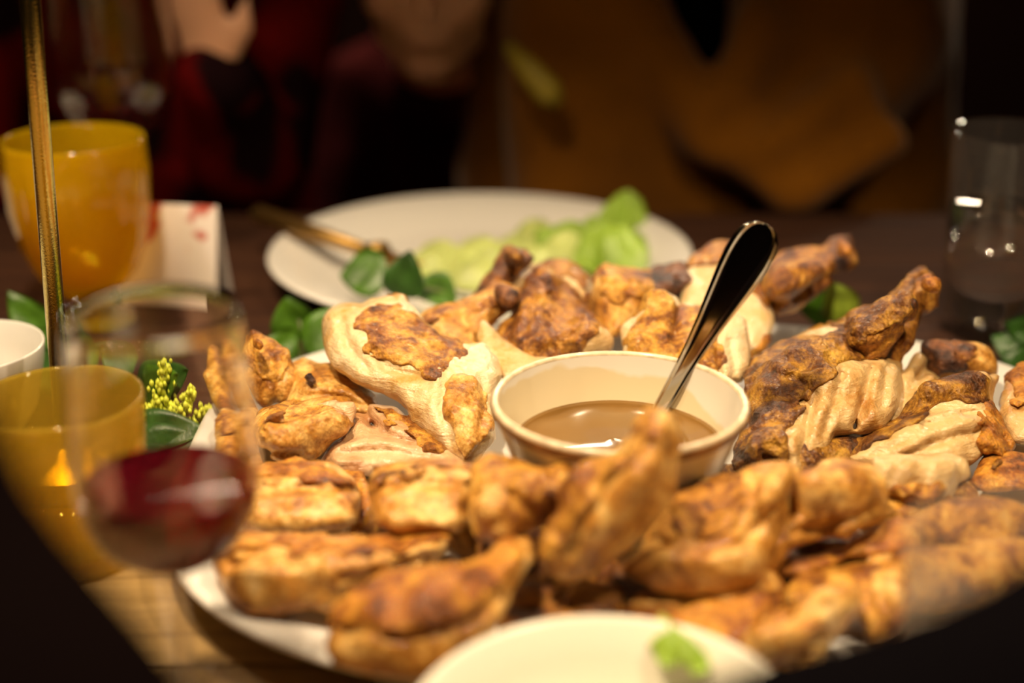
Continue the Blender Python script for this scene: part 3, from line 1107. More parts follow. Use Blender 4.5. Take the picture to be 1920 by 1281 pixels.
K('chicken_drumstick', 'big dark drumstick with blackened skin rising beside the clear water tumbler',
  [(1570, 640), (1588, 591), (1612, 580), (1638, 571), (1664, 556), (1690, 530), (1704, 519), (1721, 508), (1747, 508), (1756, 521), (1765, 541), (1761, 562), (1766, 576), (1747, 589), (1734, 596), (1723, 622), (1715, 646), (1693, 665), (1685, 690), (1640, 690), (1595, 680)], (8.4, 4.6), 50, 46, 'skin_b',
  [('skin_d', [(1585, 590), (1612, 574), (1664, 550), (1704, 512), (1724, 500), (1740, 520), (1710, 560), (1690, 590), (1650, 620), (1610, 640), (1580, 625)])], knobs=[knob((1742, 532, 8.8), 20, 'skin_o', (8, -6))], extra=[('c', (1630, 630, 6.8), (1690, 580, 8.0), 36, 28)], vox=.0012)
K('chicken_slice', 'pale sliced meat between the dark thigh and charred wing',
  [(1688, 690), (1735, 648), (1750, 690), (1772, 712), (1760, 734), (1730, 744), (1710, 764), (1690, 796), (1655, 800), (1662, 760), (1676, 720)], (4.3, 2.6), 28, 22, 'meat_t', extra=[('c', (1722, 670, 4.6), (1690, 720, 4.2), 14, 14), ('c', (1740, 715, 4.2), (1690, 780, 3.2), 18, 18)], part='meat')
K('chicken_wing', 'small wing with blackened end at the far right of the platter',
  [(1732, 650), (1745, 641), (1772, 641), (1790, 644), (1825, 642), (1855, 650), (1867, 662), (1875, 685), (1872, 705), (1855, 710), (1810, 706), (1780, 714), (1760, 712), (1745, 690)], (5.0, 3.2), 36, 34, 'skin_p',
  [('skin_b', [(1785, 636), (1830, 634), (1862, 646), (1850, 660), (1810, 662), (1790, 670)]), ('charred', [(1724, 650), (1742, 634), (1778, 634), (1796, 682), (1778, 690), (1760, 672), (1750, 700), (1738, 690)])])
K('chicken_breast', 'sliced breast under curling dark skin, right of the big thigh',
  [(1575, 858), (1600, 832), (1640, 812), (1680, 790), (1700, 765), (1715, 740), (1740, 725), (1780, 708), (1815, 698), (1868, 708), (1860, 745), (1876, 790), (1895, 830), (1880, 852), (1850, 852), (1815, 872), (1790, 875), (1740, 872), (1660, 876), (1600, 876)], (4.8, 2.6), 40, 34, 'meat_t',
  [('skin_d', [(1570, 860), (1605, 822), (1660, 796), (1695, 760), (1712, 734), (1745, 716), (1815, 690), (1876, 702), (1864, 744), (1845, 772), (1828, 762), (1800, 747), (1762, 750), (1742, 776), (1700, 800), (1660, 818), (1615, 846)]), ('skin_o', [(1832, 750), (1864, 744), (1886, 790), (1903, 838), (1880, 858), (1850, 850), (1826, 824), (1824, 785)])],
  extra=[('c', (1740, 735, 5.2), (1840, 715, 5.2), 16, 18), ('c', (1650, 850, 3.2), (1790, 800, 4.2), 22, 26)], part='meat')
K('chicken_piece', 'knobbly brown joint cut by the right edge of the photo',
  [(1890, 700), (1910, 688), (1960, 690), (1990, 760), (1960, 835), (1905, 825), (1880, 795), (1868, 755), (1880, 720)], (4.4, 2.8), 38, 34, 'meat_t', [('skin_o', [(1880, 700), (1905, 680), (1960, 684), (1990, 750), (1930, 765), (1895, 745)])])
K('chicken_piece', 'dark orange brown scrap low at the right edge of the platter',
  [(1795, 915), (1830, 882), (1850, 856), (1890, 848), (1960, 852), (1980, 910), (1920, 925), (1850, 932)], (3.0, 2.2), 26, 24, 'skin_o', [('skin_d', [(1840, 880), (1860, 848), (1905, 846), (1890, 880), (1865, 905)])])

# left side
K('chicken_drumstick', 'small drumstick seen through the red wine glass',
  [(412, 650), (422, 640), (440, 650), (450, 690), (460, 740), (480, 778), (440, 776), (415, 745), (400, 718), (396, 700), (410, 690)], (4.8, 2.8), 26, 24, 'skin')
K('chicken_drumstick', 'upright drumstick end at the rear left of the platter',
  [(454, 668), (468, 642), (475, 629), (487, 631), (505, 644), (527, 661), (540, 679), (553, 701), (558, 716), (549, 742), (533, 762), (498, 770), (480, 757), (464, 718)], (6.0, 2.8), 44, 40, 'skin_p',
  [('skin', [(450, 668), (466, 640), (475, 624), (490, 626), (508, 642), (530, 660), (546, 685), (530, 712), (500, 704), (470, 700), (452, 690)])], knobs=[knob((482, 645, 6.6), 12, 'skin_o', (5, -6))])
K('chicken_thigh', 'pale thigh piece with one dark spot beside the upright drumstick',
  [(540, 688), (570, 676), (610, 680), (645, 690), (675, 715), (702, 745), (702, 778), (670, 775), (640, 765), (600, 770), (560, 770), (530, 765), (545, 735)], (4.4, 3.0), 40, 36, 'skin_p',
  knobs=[('char_spot', 'charred', [('c', (580, 708, 4.75), (586, 714, 4.7), 9, 8)])])
K('chicken_slice', 'pinkish torn breast meat below the thick pale breast',
  [(600, 870), (620, 828), (655, 812), (668, 778), (698, 792), (696, 764), (740, 767), (780, 792), (820, 832), (850, 852), (885, 868), (800, 890), (700, 890), (640, 886)], (3.6, 2.2), 36, 26, 'meat_p',
  [('skin', [(694, 758), (742, 760), (785, 788), (830, 832), (800, 832), (760, 802), (720, 790)])], part='meat')
K('chicken_wing', 'smooth golden wing lying at the left of the platter',
  [(472, 795), (485, 775), (500, 768), (530, 765), (560, 762), (590, 755), (620, 748), (650, 752), (665, 770), (668, 800), (655, 815), (625, 832), (610, 852), (590, 868), (540, 868), (508, 860), (488, 838), (474, 815)], (4.2, 2.8), 46, 44, 'skin_p',
  [('skin', [(468, 800), (482, 770), (530, 760), (556, 760), (530, 785), (515, 805), (500, 830), (480, 825)])],
  knobs=[('joint_end', 'bone', [('c', (622, 764, 4.3), (650, 770, 4.3), 15, 17), ('c', (600, 766, 4.2), (622, 762, 4.3), 8, 12), ('c', (652, 774, 4.2), (655, 792, 3.9), 13, 10)])], extra=[('c', (520, 820, 4.4), (630, 795, 4.4), 34, 26)])
K('chicken_piece', 'pale chicken chunk by the platter edge behind the red wine glass',
  [(408, 880), (415, 830), (425, 790), (440, 768), (475, 772), (488, 830), (498, 870), (470, 897), (430, 895)], (3.4, 2.2), 32, 30, 'skin_p', [('skin', [(430, 770), (480, 765), (485, 810), (440, 815)])])

# front half
FV = .0017
K('chicken_breast', 'breast half with brown skin on top, right of the red wine',
  [(470, 882), (500, 868), (560, 868), (620, 875), (642, 890), (662, 905), (674, 940), (672, 978), (640, 993), (560, 1003), (490, 1003), (452, 988), (453, 940), (463, 910)], (4.0, 2.6), 54, 36, 'skin_p',
  [('skin_o', [(466, 882), (498, 862), (560, 860), (632, 872), (668, 905), (655, 912), (590, 902), (530, 896), (495, 888)])], vox=FV, lump=.7)
K('chicken_piece', 'thin brown strip of chicken under the skin topped breast half',
  [(640, 880), (680, 885), (700, 915), (712, 960), (700, 1000), (650, 1010), (655, 975), (668, 940), (655, 905)], (2.8, 1.9), 22, 20, 'skin_o', vox=FV)
K('chicken_thigh', 'cut thigh with dark top skin lying in front of the bowl',
  [(688, 950), (690, 915), (705, 885), (740, 870), (800, 863), (870, 866), (912, 872), (905, 900), (888, 940), (882, 980), (860, 1002), (800, 1005), (740, 1002), (702, 988)], (5.6, 4.0), 54, 36, 'skin_p',
  [('skin_b', [(694, 900), (705, 878), (740, 862), (800, 855), (870, 858), (916, 868), (900, 892), (850, 897), (780, 890), (730, 896), (705, 915)])], vox=FV, lump=.7)
K('chicken_drumstick', 'knuckle joint of a drumstick between cut thigh and upright drumstick',
  [(888, 885), (920, 868), (980, 875), (1030, 885), (1060, 868), (1080, 900), (1065, 950), (1030, 982), (990, 988), (960, 1003), (925, 1013), (895, 1003), (878, 960), (882, 920)], (6.9, 5.2), 46, 40, 'skin',
  [('skin_p', [(895, 915), (940, 905), (975, 930), (960, 985), (920, 1010), (890, 990)])], vox=FV, extra=[('c', (925, 945, 6.9), (950, 975, 6.4), 24, 20), ('c', (990, 915, 7.2), (1030, 920, 7.3), 22, 20)])
K('chicken_wing', 'long folded wing at the front left edge of the platter',
  [(405, 1050), (420, 1020), (450, 1008), (520, 1005), (580, 1015), (640, 1005), (700, 1005), (760, 1000), (820, 995), (848, 1010), (840, 1035), (800, 1062), (760, 1082), (720, 1097), (680, 1112), (640, 1133), (615, 1138), (590, 1122), (560, 1138), (510, 1148), (470, 1146), (430, 1124), (408, 1088)], (4.0, 2.4), 50, 36, 'skin_p',
  [('skin_o', [(400, 1050), (416, 1014), (450, 1002), (520, 998), (580, 1008), (640, 998), (760, 994), (824, 990), (852, 1010), (790, 1042), (700, 1046), (640, 1048), (600, 1036), (540, 1032), (470, 1036), (430, 1050)])], vox=FV,
  extra=[('c', (470, 1090, 3.6), (540, 1090, 3.6), 30, 30), ('c', (620, 1070, 4.2), (720, 1060, 4.4), 26, 22), ('c', (605, 1085, 3.8), (612, 1115, 3.2), 16, 14)])
K('chicken_drumstick', 'large brown drumstick nearest the camera on the platter',
  [(610, 1195), (620, 1140), (660, 1110), (720, 1085), (780, 1070), (830, 1060), (880, 1050), (915, 1038), (932, 1010), (960, 1006), (990, 1020), (1002, 1050), (982, 1078), (958, 1112), (942, 1152), (926, 1192), (900, 1218), (870, 1234), (840, 1264), (760, 1278), (680, 1272), (630, 1252), (610, 1222)], (5.8, 2.6), 72, 64, 'skin_p',
  [('skin_o', [(610, 1165), (620, 1134), (660, 1102), (780, 1062), (915, 1030), (930, 1000), (965, 998), (1005, 1025), (990, 1060), (930, 1100), (890, 1140), (830, 1185), (760, 1190), (700, 1170), (650, 1168)])], vox=FV, extra=[('c', (720, 1170, 4.4), (840, 1130, 5.0), 56, 50)])
K('chicken_drumstick', 'drumstick standing upright against the front of the gravy bowl',
  [(1235, 765), (1255, 775), (1268, 800), (1268, 850), (1265, 900), (1255, 940), (1235, 980), (1200, 1012), (1160, 1052), (1110, 1088), (1060, 1102), (1028, 1082), (1010, 1040), (1020, 1000), (1045, 950), (1050, 905), (1075, 878), (1120, 868), (1160, 852), (1185, 820), (1200, 785), (1215, 768)], (10.9, 4.2), 50, 46, 'skin_p',
  [('skin', [(1010, 1040), (1030, 960), (1045, 900), (1080, 870), (1160, 845), (1185, 815), (1200, 780), (1225, 770), (1225, 820), (1190, 870), (1140, 920), (1100, 960), (1060, 1010), (1030, 1060)])], vox=FV, extra=[('c', (1130, 980, 7.2), (1190, 900, 9.0), 38, 32), ('c', (1215, 860, 9.6), (1235, 800, 10.8), 22, 16)])
K('chicken_thigh', 'thigh with brown hollow top, front right of the bowl',
  [(1162, 1062), (1188, 1040), (1213, 1010), (1240, 960), (1260, 925), (1310, 905), (1370, 890), (1420, 875), (1470, 862), (1500, 880), (1490, 920), (1482, 960), (1462, 1000), (1447, 1052), (1422, 1092), (1370, 1110), (1290, 1112), (1220, 1098), (1178, 1084)], (6.4, 3.4), 54, 44, 'skin_p',
  [('skin_b', [(1245, 945), (1262, 920), (1320, 902), (1380, 905), (1405, 950), (1380, 1000), (1320, 1015), (1270, 1005)])], vox=FV, extra=[('c', (1250, 1060, 4.8), (1400, 1050, 5.0), 34, 34), ('c', (1430, 940, 6.4), (1470, 890, 7.0), 24, 20)])
K('chicken_thigh', 'plump pale shiny thigh right of the hollow topped one',
  [(1405, 1040), (1440, 990), (1460, 940), (1500, 890), (1540, 863), (1590, 860), (1632, 868), (1658, 900), (1658, 940), (1652, 972), (1620, 992), (1597, 1008), (1592, 1020), (1560, 1008), (1520, 1018), (1480, 1030), (1450, 1070), (1415, 1072)], (5.6, 3.4), 56, 50, 'skin_p', vox=FV, lump=.6, extra=[('c', (1530, 920, 6.2), (1600, 910, 6.0), 44, 40)])
K('chicken_slice', 'pale folded slice at the right of the plump thigh',
  [(1640, 860), (1700, 850), (1770, 845), (1812, 860), (1815, 892), (1792, 912), (1782, 932), (1740, 944), (1690, 938), (1650, 935)], (4.2, 3.0), 36, 30, 'meat_t', [('skin', [(1650, 930), (1680, 905), (1740, 915), (1780, 925), (1740, 950), (1690, 945)])], vox=FV, part='meat', extra=[('c', (1690, 885, 4.6), (1780, 870, 4.6), 22, 20)])
K('chicken_piece', 'dark brown chicken piece behind the front white bowl',
  [(930, 1165), (955, 1112), (1000, 1095), (1060, 1105), (1100, 1093), (1150, 1103), (1170, 1130), (1165, 1170), (1100, 1210), (1000, 1220), (935, 1205)], (3.2, 2.0), 38, 34, 'skin_b', [('skin_d', [(1070, 1110), (1105, 1090), (1160, 1105), (1165, 1150), (1110, 1150)])], vox=FV)
K('chicken_piece', 'orange skinned slab directly above the front bowl rim',
  [(1158, 1195), (1163, 1140), (1200, 1122), (1270, 1122), (1350, 1108), (1410, 1085), (1442, 1073), (1472, 1100), (1462, 1140), (1440, 1172), (1422, 1205), (1380, 1220), (1280, 1215)], (3.6, 2.2), 40, 34, 'skin_o',
  [('skin_p', [(1165, 1145), (1200, 1118), (1270, 1118), (1350, 1102), (1410, 1078), (1445, 1068), (1465, 1110), (1420, 1115), (1350, 1130), (1270, 1140), (1200, 1145)])], vox=FV)
K('chicken_wing', 'pale wing by the dark sleeve at the bottom right',
  [(1390, 1205), (1408, 1165), (1450, 1140), (1500, 1125), (1540, 1110), (1570, 1093), (1607, 1103), (1613, 1140), (1592, 1168), (1562, 1194), (1532, 1234), (1490, 1250), (1440, 1246), (1405, 1230)], (4.2, 2.6), 42, 38, 'skin_p', vox=FV, extra=[('c', (1440, 1190, 4.0), (1500, 1180, 4.0), 26, 24), ('c', (1540, 1140, 4.4), (1585, 1120, 4.6), 22, 18)])
K('chicken_piece', 'curled orange strip of crisp skin below the plump thigh',
  [(1462, 1074), (1478, 1045), (1530, 1040), (1560, 1025), (1620, 1000), (1680, 978), (1720, 985), (1720, 1030), (1650, 1048), (1590, 1056), (1560, 1072), (1510, 1082)], (3.6, 2.8), 22, 18, 'skin_o', vox=FV)
K('chicken_piece', 'brown chunk beside the clear glass in front',
  [(1455, 1125), (1498, 1085), (1560, 1073), (1620, 1060), (1690, 1045), (1730, 1070), (1720, 1130), (1690, 1165), (1650, 1200), (1625, 1206), (1610, 1160), (1560, 1130), (1510, 1140)], (3.2, 2.2), 34, 30, 'skin', [('skin_p', [(1620, 1065), (1690, 1050), (1700, 1110), (1660, 1170), (1630, 1140)])], vox=FV)
chicken('chicken_thigh', 'brown thigh seen through the clear glass in front',
        [('e', (1690, 1000, 3.0), (1940, 990, 3.0), 62, 56), ('c', (1720, 1090, 2.6), (1900, 1060, 2.8), 48, 50)], meat='skin', part='flesh', vox=FV)
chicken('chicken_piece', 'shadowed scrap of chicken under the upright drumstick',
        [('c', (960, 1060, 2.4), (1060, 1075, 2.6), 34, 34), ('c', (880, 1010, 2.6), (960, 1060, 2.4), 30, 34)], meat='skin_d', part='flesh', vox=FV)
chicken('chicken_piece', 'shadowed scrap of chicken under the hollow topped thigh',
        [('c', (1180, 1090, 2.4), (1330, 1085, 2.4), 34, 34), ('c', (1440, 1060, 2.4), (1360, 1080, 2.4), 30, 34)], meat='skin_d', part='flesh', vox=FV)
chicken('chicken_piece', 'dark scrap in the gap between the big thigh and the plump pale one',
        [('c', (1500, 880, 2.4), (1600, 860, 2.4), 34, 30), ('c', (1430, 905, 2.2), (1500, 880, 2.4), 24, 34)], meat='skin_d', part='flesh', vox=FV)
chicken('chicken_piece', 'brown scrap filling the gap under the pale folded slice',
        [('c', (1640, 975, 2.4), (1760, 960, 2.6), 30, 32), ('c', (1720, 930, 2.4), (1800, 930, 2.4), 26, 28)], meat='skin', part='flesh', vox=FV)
chicken('chicken_piece', 'dark filler scrap standing in for shade between the bowl foot and the big thigh',
        [('c', (1335, 905, 2.0), (1400, 900, 2.0), 26, 30), ('c', (1300, 930, 1.9), (1345, 910, 2.0), 20, 24)], meat='skin_d', part='flesh', vox=FV)  # added dark lump in place of the shade beside the thigh
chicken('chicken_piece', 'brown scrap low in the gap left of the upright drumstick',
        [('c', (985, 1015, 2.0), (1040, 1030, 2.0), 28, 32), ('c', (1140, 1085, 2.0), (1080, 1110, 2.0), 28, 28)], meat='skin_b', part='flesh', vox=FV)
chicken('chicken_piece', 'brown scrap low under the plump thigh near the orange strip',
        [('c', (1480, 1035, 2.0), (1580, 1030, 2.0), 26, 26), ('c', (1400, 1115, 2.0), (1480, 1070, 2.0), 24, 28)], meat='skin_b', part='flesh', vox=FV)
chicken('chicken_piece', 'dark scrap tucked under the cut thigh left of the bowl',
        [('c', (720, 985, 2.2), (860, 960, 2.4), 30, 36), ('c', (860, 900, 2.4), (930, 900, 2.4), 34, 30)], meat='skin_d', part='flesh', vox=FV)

# ------------------------------------------------------------------ other plates and bowls
def dish(name, label, cat, prof, c, mat, seg=96, group=None):
    v, f = lathe(prof, c, seg)
    o = mesh_obj(name, v, f, M[mat], origin=c)
    return tag(o, label, cat, group)


RP = G(901, 478, .02)
R0 = .158
RPC = (RP[0], RP[1], 0.0)
dish('dinner_plate', 'white dinner plate with lettuce behind the chicken', 'plate',
     [(.0005, .0), (.08, .0), (.084, .0), (.10, .006), (.135, .016), (.1555, .0225), (R0, .0240), (R0 - .0005, .0256), (.1545, .0258), (.135, .0195), (.108, .0102), (.095, .0078), (.0005, .0072)], RPC, 'white', 128)
dish('dinner_plate', 'cream plate at the far left behind the amber goblet', 'plate',
     [(.0005, .0), (.07, .0), (.10, .007), (.135, .019), (.137, .021), (.135, .0215), (.10, .011), (.09, .008), (.0005, .0075)], (-.545, 1.02, 0), 'cream', 80)
FB = (.0335, .402, 0)
dish('small_bowl', 'cream bowl with traces of salad at the bottom edge of the photo', 'bowl',
     [(.0005, .0), (.034, .0), (.036, .003), (.040, .007), (.052, .019), (.062, .034), (.0692, .0460), (.0702, .0476), (.0699, .0492), (.0685, .0497), (.0668, .0485), (.060, .036), (.050, .021), (.038, .0105), (.020, .0075), (.0005, .007)], FB, 'cream')
CB = G(-62, 655, .055)
dish('small_cup', 'white cup cut by the left edge of the photo', 'cup',
     [(.0005, .0), (.022, .0), (.024, .004), (.034, .020), (.040, .045), (.0415, .056), (.041, .0575), (.0400, .0565), (.037, .045), (.031, .021), (.02, .008), (.0005, .007)], (CB[0], CB[1], 0), 'white')


# ------------------------------------------------------------------ glasses
def glass_thing(name, label, cat, prof, c, mat, lean=0, seg=64, group=None, **kw):
    v, f = lathe(prof, c, seg, **kw)
    o = mesh_obj(name, v, f, mat, origin=c)
    return tag(o, label, cat, group)


def wine_glass(label, c, s=1.0, rim=.0305, mx=.0345, wine=None, wlabel=None, group='wine glasses'):
    bz, mz, tz = .069, .108, .171
    root = empty('wine_glass', c, label, 'wine glass', group)

    def bowl(off):
        pts = []
        for t in np.linspace(0, 1, 26):
            if t < .45:
                q = t / .45
                z = bz + (mz - bz) * (1 - math.cos(q * math.pi / 2)) * 1.0
                r = mx * math.sin(q * math.pi / 2) ** .8
            else:
                q = (t - .45) / .55
                z = mz + (tz - mz) * q
                r = mx + (rim - mx) * q ** 1.5
            pts.append((max(r - off, .0004), z + (off if t < .3 else 0)))
        return pts
    prof = bowl(0)[1:] + [((rim - .0004), tz + .0005)] + bowl(.0011)[::-1]
    prof = [(r * s, z * s) for r, z in prof]
    v, f = lathe(prof, c, 72)
    mesh_obj('bowl', v, f, M['glass'], root, c)
    st = [(.0005, .0), (.032, .0), (.033, .001), (.031, .002), (.012, .0042), (.0048, .010), (.0036, .020), (.0034, .045), (.0040, .060), (.0060, .066), (.0095, .0705), (.0005, .0712)]
    v, f = lathe([(r * s, z * s) for r, z in st], c, 40)
    mesh_obj('stem_and_foot', v, f, M['thin'], root, c)
    if wine:
        ins = [(r * s, z * s) for r, z in bowl(.0008) if z < wine]
        rw = np.interp(wine, [z for r, z in bowl(.0008)], [r for r, z in bowl(.0008)]) * s
        pr = ins + [(rw, wine * s), (rw * .97, wine * s - .0004), (.0004, wine * s - .0004)]
        v, f = lathe(pr, c, 64)
        o = mesh_obj('red_wine', v, f, M['wine'], origin=c)
        tag(o, wlabel, 'wine')
    return root


def water_liquid():
    m, nt, out = new_mat('water')
    g = N(nt, 'ShaderNodeBsdfGlass', in_IOR=1.33, in_Roughness=0.0)
    L(nt, g, 0, out, 'Surface')
    return m


M['wine'] = glass_mat('red_wine', (.42, .015, .03), 1.0, body=(.16, .006, .016), body_amt=.55)
M['water'] = water_liquid()
M['thin_c'] = glass_mat('thin_clean_glass', (.98, .97, .96), 1.0, body=(.75, .66, .58), body_amt=.02)
M['thin'] = glass_mat('thin_clear_glass', (.97, .96, .94), 1.0, body=(.75, .66, .58), body_amt=.12)
M['amber'] = glass_mat('amber_glass', (1.0, .86, .22), 1.0, body=(1.0, .70, .012), body_amt=.33)
M['olive'] = glass_mat('olive_amber_glass', (.93, .80, .34), 1.0, body=(.80, .60, .08), body_amt=.32)

WG = G(284, 590, .17)
wine_glass('stemmed glass with a little red wine at the front left', (WG[0], WG[1], 0), wine=.103, wlabel='red wine in the front left stemmed glass')
WB = (-.303, 1.08, 0)
wine_glass('tall stemmed glass of dark wine behind the amber goblet', WB, s=1.35, wine=.094, wlabel='dark wine in the glass behind the amber goblet')


def tumbler(label, c, h, r0, r1, water=None, wl=None, mat='glass'):
    prof = [(.0005, .0), (r0 * .93, .0), (r0, .002), (r0 + (r1 - r0) * .5, h * .5), (r1, h - .001), (r1 - .0006, h), (r1 - .0013, h - .001), (r0 + (r1 - r0) * .5 - .0016, h * .5), (r0 - .002, .012), (r0 * .8, .0095), (.0005, .009)]
    v, f = lathe(prof, c, 64)
    o = mesh_obj('water_tumbler', v, f, M[mat], origin=c)
    tag(o, label, 'glass', 'clear tumblers')
    if water:
        rw = r0 + (r1 - r0) * water / h - .0022
        pr = [(.0005, .0097), (r0 * .8, .0102), (r0 - .0025, .0125), (rw, water), (rw * .97, water - .0006), (.0005, water - .0006)]
        v, f = lathe(pr, c, 56)
        o = mesh_obj('drinking_water', v, f, M['water'], origin=c)
        tag(o, wl, 'water')


tb_ = G(1856, 618, 0)
tumbler('clear water tumbler at the right behind the platter', (tb_[0], tb_[1], 0), .138, .034, .0405, .085, 'water half filling the right rear tumbler', mat='thin_c')
tf = G(1925, 1005, .128)
tumbler('clear empty tumbler close to the camera at the right', (tf[0], tf[1], 0), .128, .031, .0365, mat='thin')

# amber goblet: ribbed, round shouldered, on a short foot
AG = G(136, 254, .13)
AG = (AG[0], .93, 0)
AG = ((136 - 960) / FPX * depth_of((0, .93, .13)), .93, 0)
pr = [(.0005, 0), (.028, 0), (.030, .002), (.024, .006), (.014, .010), (.013, .016), (.022, .024), (.034, .038), (.042, .058), (.0465, .082), (.0478, .108), (.0472, .126), (.0468, .1295), (.0455, .130), (.0448, .126), (.0452, .108), (.0440, .083), (.0392, .060), (.031, .042), (.018, .028), (.0005, .025)]
v, f = lathe(pr, AG, 96, ribs=16, rib_amp=.012, rib_from=lambda i: 6 < i < 11 or 15 < i < 19)
o = mesh_obj('amber_goblet', v, f, M['amber'], origin=AG)
tag(o, 'ribbed amber glass goblet behind the brass pole', 'goblet')
pr = [(.0005, .0262), (.018, .029), (.030, .0425), (.0382, .0605), (.0430, .083), (.0440, .100), (.042, .0995), (.0005, .0995)]
v, f = lathe(pr, AG, 64)
o = mesh_obj('pale_drink', v, f, glass_mat('pale_drink', (.97, .88, .5), .8, ior=1.33), origin=AG)
tag(o, 'pale drink inside the amber goblet', 'drink')

# olive amber ribbed tumbler
OG = G(108, 745, .082)
OG = (OG[0], OG[1], 0)
pr = [(.0005, 0), (.030, 0), (.032, .002), (.0345, .03), (.0370, .06), (.0386, .0810), (.0381, .0826), (.0368, .0826), (.0360, .081), (.0345, .06), (.032, .03), (.029, .009), (.0005, .008)]
v, f = lathe(pr, OG, 120, ribs=20, rib_amp=.014, rib_from=lambda i: 1 < i < 5 or 8 < i < 12)
o = mesh_obj('votive_glass', v, f, M['olive'], origin=OG)
tag(o, 'ribbed olive yellow glass tumbler behind the red wine glass', 'glass')

# brass pole on a round foot
b0 = G(126, 872, 0)
b1 = P(56, 0, depth_of((0, b0[1], .25)))
bdir = (b1 - b0) / np.linalg.norm(b1 - b0)
root = empty('brass_stand', b0, 'slim brass pole stand at the left beside green leaves', 'stand')
v, f = tube([b0 + bdir * .004, b0 + bdir * .46], .0051, 32)
mesh_obj('pole', v, f, M['brass'], root, b0)
v, f = lathe([(.0005, 0), (.033, 0), (.034, .0015), (.033, .004), (.010, .006), (.0065, .012), (.0005, .012)], tuple(b0), 48)
mesh_obj('base', v, f, M['brass'], root, b0)
tp = b0 + bdir * .46
v, f = lathe([(.0005, -.004), (.010, -.004), (.013, .004), (.0135, .022), (.012, .022), (.0115, .006), (.0005, .004)], tuple(tp), 32)
mesh_obj('candle_cup', v, f, M['brass'], root, b0)

# white card with red print, folded into a tent
cc = G(318, 575, 0)
root = empty('tent_card', cc, 'folded white card with red marks behind the amber goblet', 'card')


def card_mat():
    m, nt, out = new_mat('printed_card')
    tc = N(nt, 'ShaderNodeTexCoord')
    n1 = N(nt, 'ShaderNodeTexNoise', in_Scale=38., in_Detail=2.0)
    L(nt, tc, 'Object', n1, 'Vector')
    r = ramp(nt, [(.0, (.80, .72, .66)), (.49, (.80, .72, .66)), (.56, (.50, .08, .05)), (1, (.45, .06, .04))])
    L(nt, n1, 'Fac', r, 'Fac')
    sp = N(nt, 'ShaderNodeSeparateXYZ')
    L(nt, tc, 'Object', sp, 0)
    mr = N(nt, 'ShaderNodeMapRange', in_1=.034, in_2=.042)
    L(nt, sp, 'Z', mr, 0)
    mx = N(nt, 'ShaderNodeMix', data_type='RGBA')
    mx.inputs[6].default_value = (.80, .72, .66, 1)
    L(nt, mr, 0, mx, 0)
    L(nt, r, 'Color', mx, 7)
    b = N(nt, 'ShaderNodeBsdfPrincipled', in_Roughness=.6)
    L(nt, mx, 2, b, 'Base Color')
    L(nt, b, 0, out, 0)
    return m


cm = card_mat()
for s, nm in ((-1, 'front_panel'), (1, 'rear_panel')):
    vs, fs = box(-.037, .037, -.0006, .0006, 0, .072, .0005)
    a = math.radians(14) * s
    R_ = np.array([[1, 0, 0], [0, math.cos(a), -math.sin(a)], [0, math.sin(a), math.cos(a)]]).T
    w = (vs - np.array([0, 0, .072])) @ R_.T + np.array([0, 0, .0702])
    za = math.radians(-8)
    Rz = np.array([[math.cos(za), -math.sin(za), 0], [math.sin(za), math.cos(za), 0], [0, 0, 1]])
    w = w @ Rz.T + cc + np.array([0, .02, 0])
    mesh_obj(nm, w, fs, cm, root, cc, smooth=False)

# gold fork resting on the rear plate rim
fa, fb = P(475, 400, 1.12), G(772, 497, .031)
fa = np.array([fa[0], fa[1], .034])
fa = G(478, 400, .034)
root = empty('gold_fork', fb, 'gold fork lying across the left rim of the lettuce plate', 'fork')
d = fb - fa
v, f = tube([fa, fa + d * .03, fa + d * .35, fa + d * .72], [.0050, .0078, .0070, .0050], 12)
mesh_obj('handle', v, f, M['gold'], root, fb)
side_f = np.cross(d / np.linalg.norm(d), [0, 0, 1.])
side_f /= np.linalg.norm(side_f)
v, f = tube([fa + d * .70, fa + d * .78, fa + d * .82], [.0035, .0085, .0105], 12)
fh = mesh_obj('fork_head', v, f, M['gold'], root, fb)
for k_ in (-1.5, -.5, .5, 1.5):
    p = fa + d * .81 + side_f * .0055 * k_
    v, f = tube([p, p + d * .12 + np.array([0, 0, -.002]), p + d * .21], [.0022, .0018, .0008], 8)
    mesh_obj('tine', v, f, M['gold'], fh, fb)


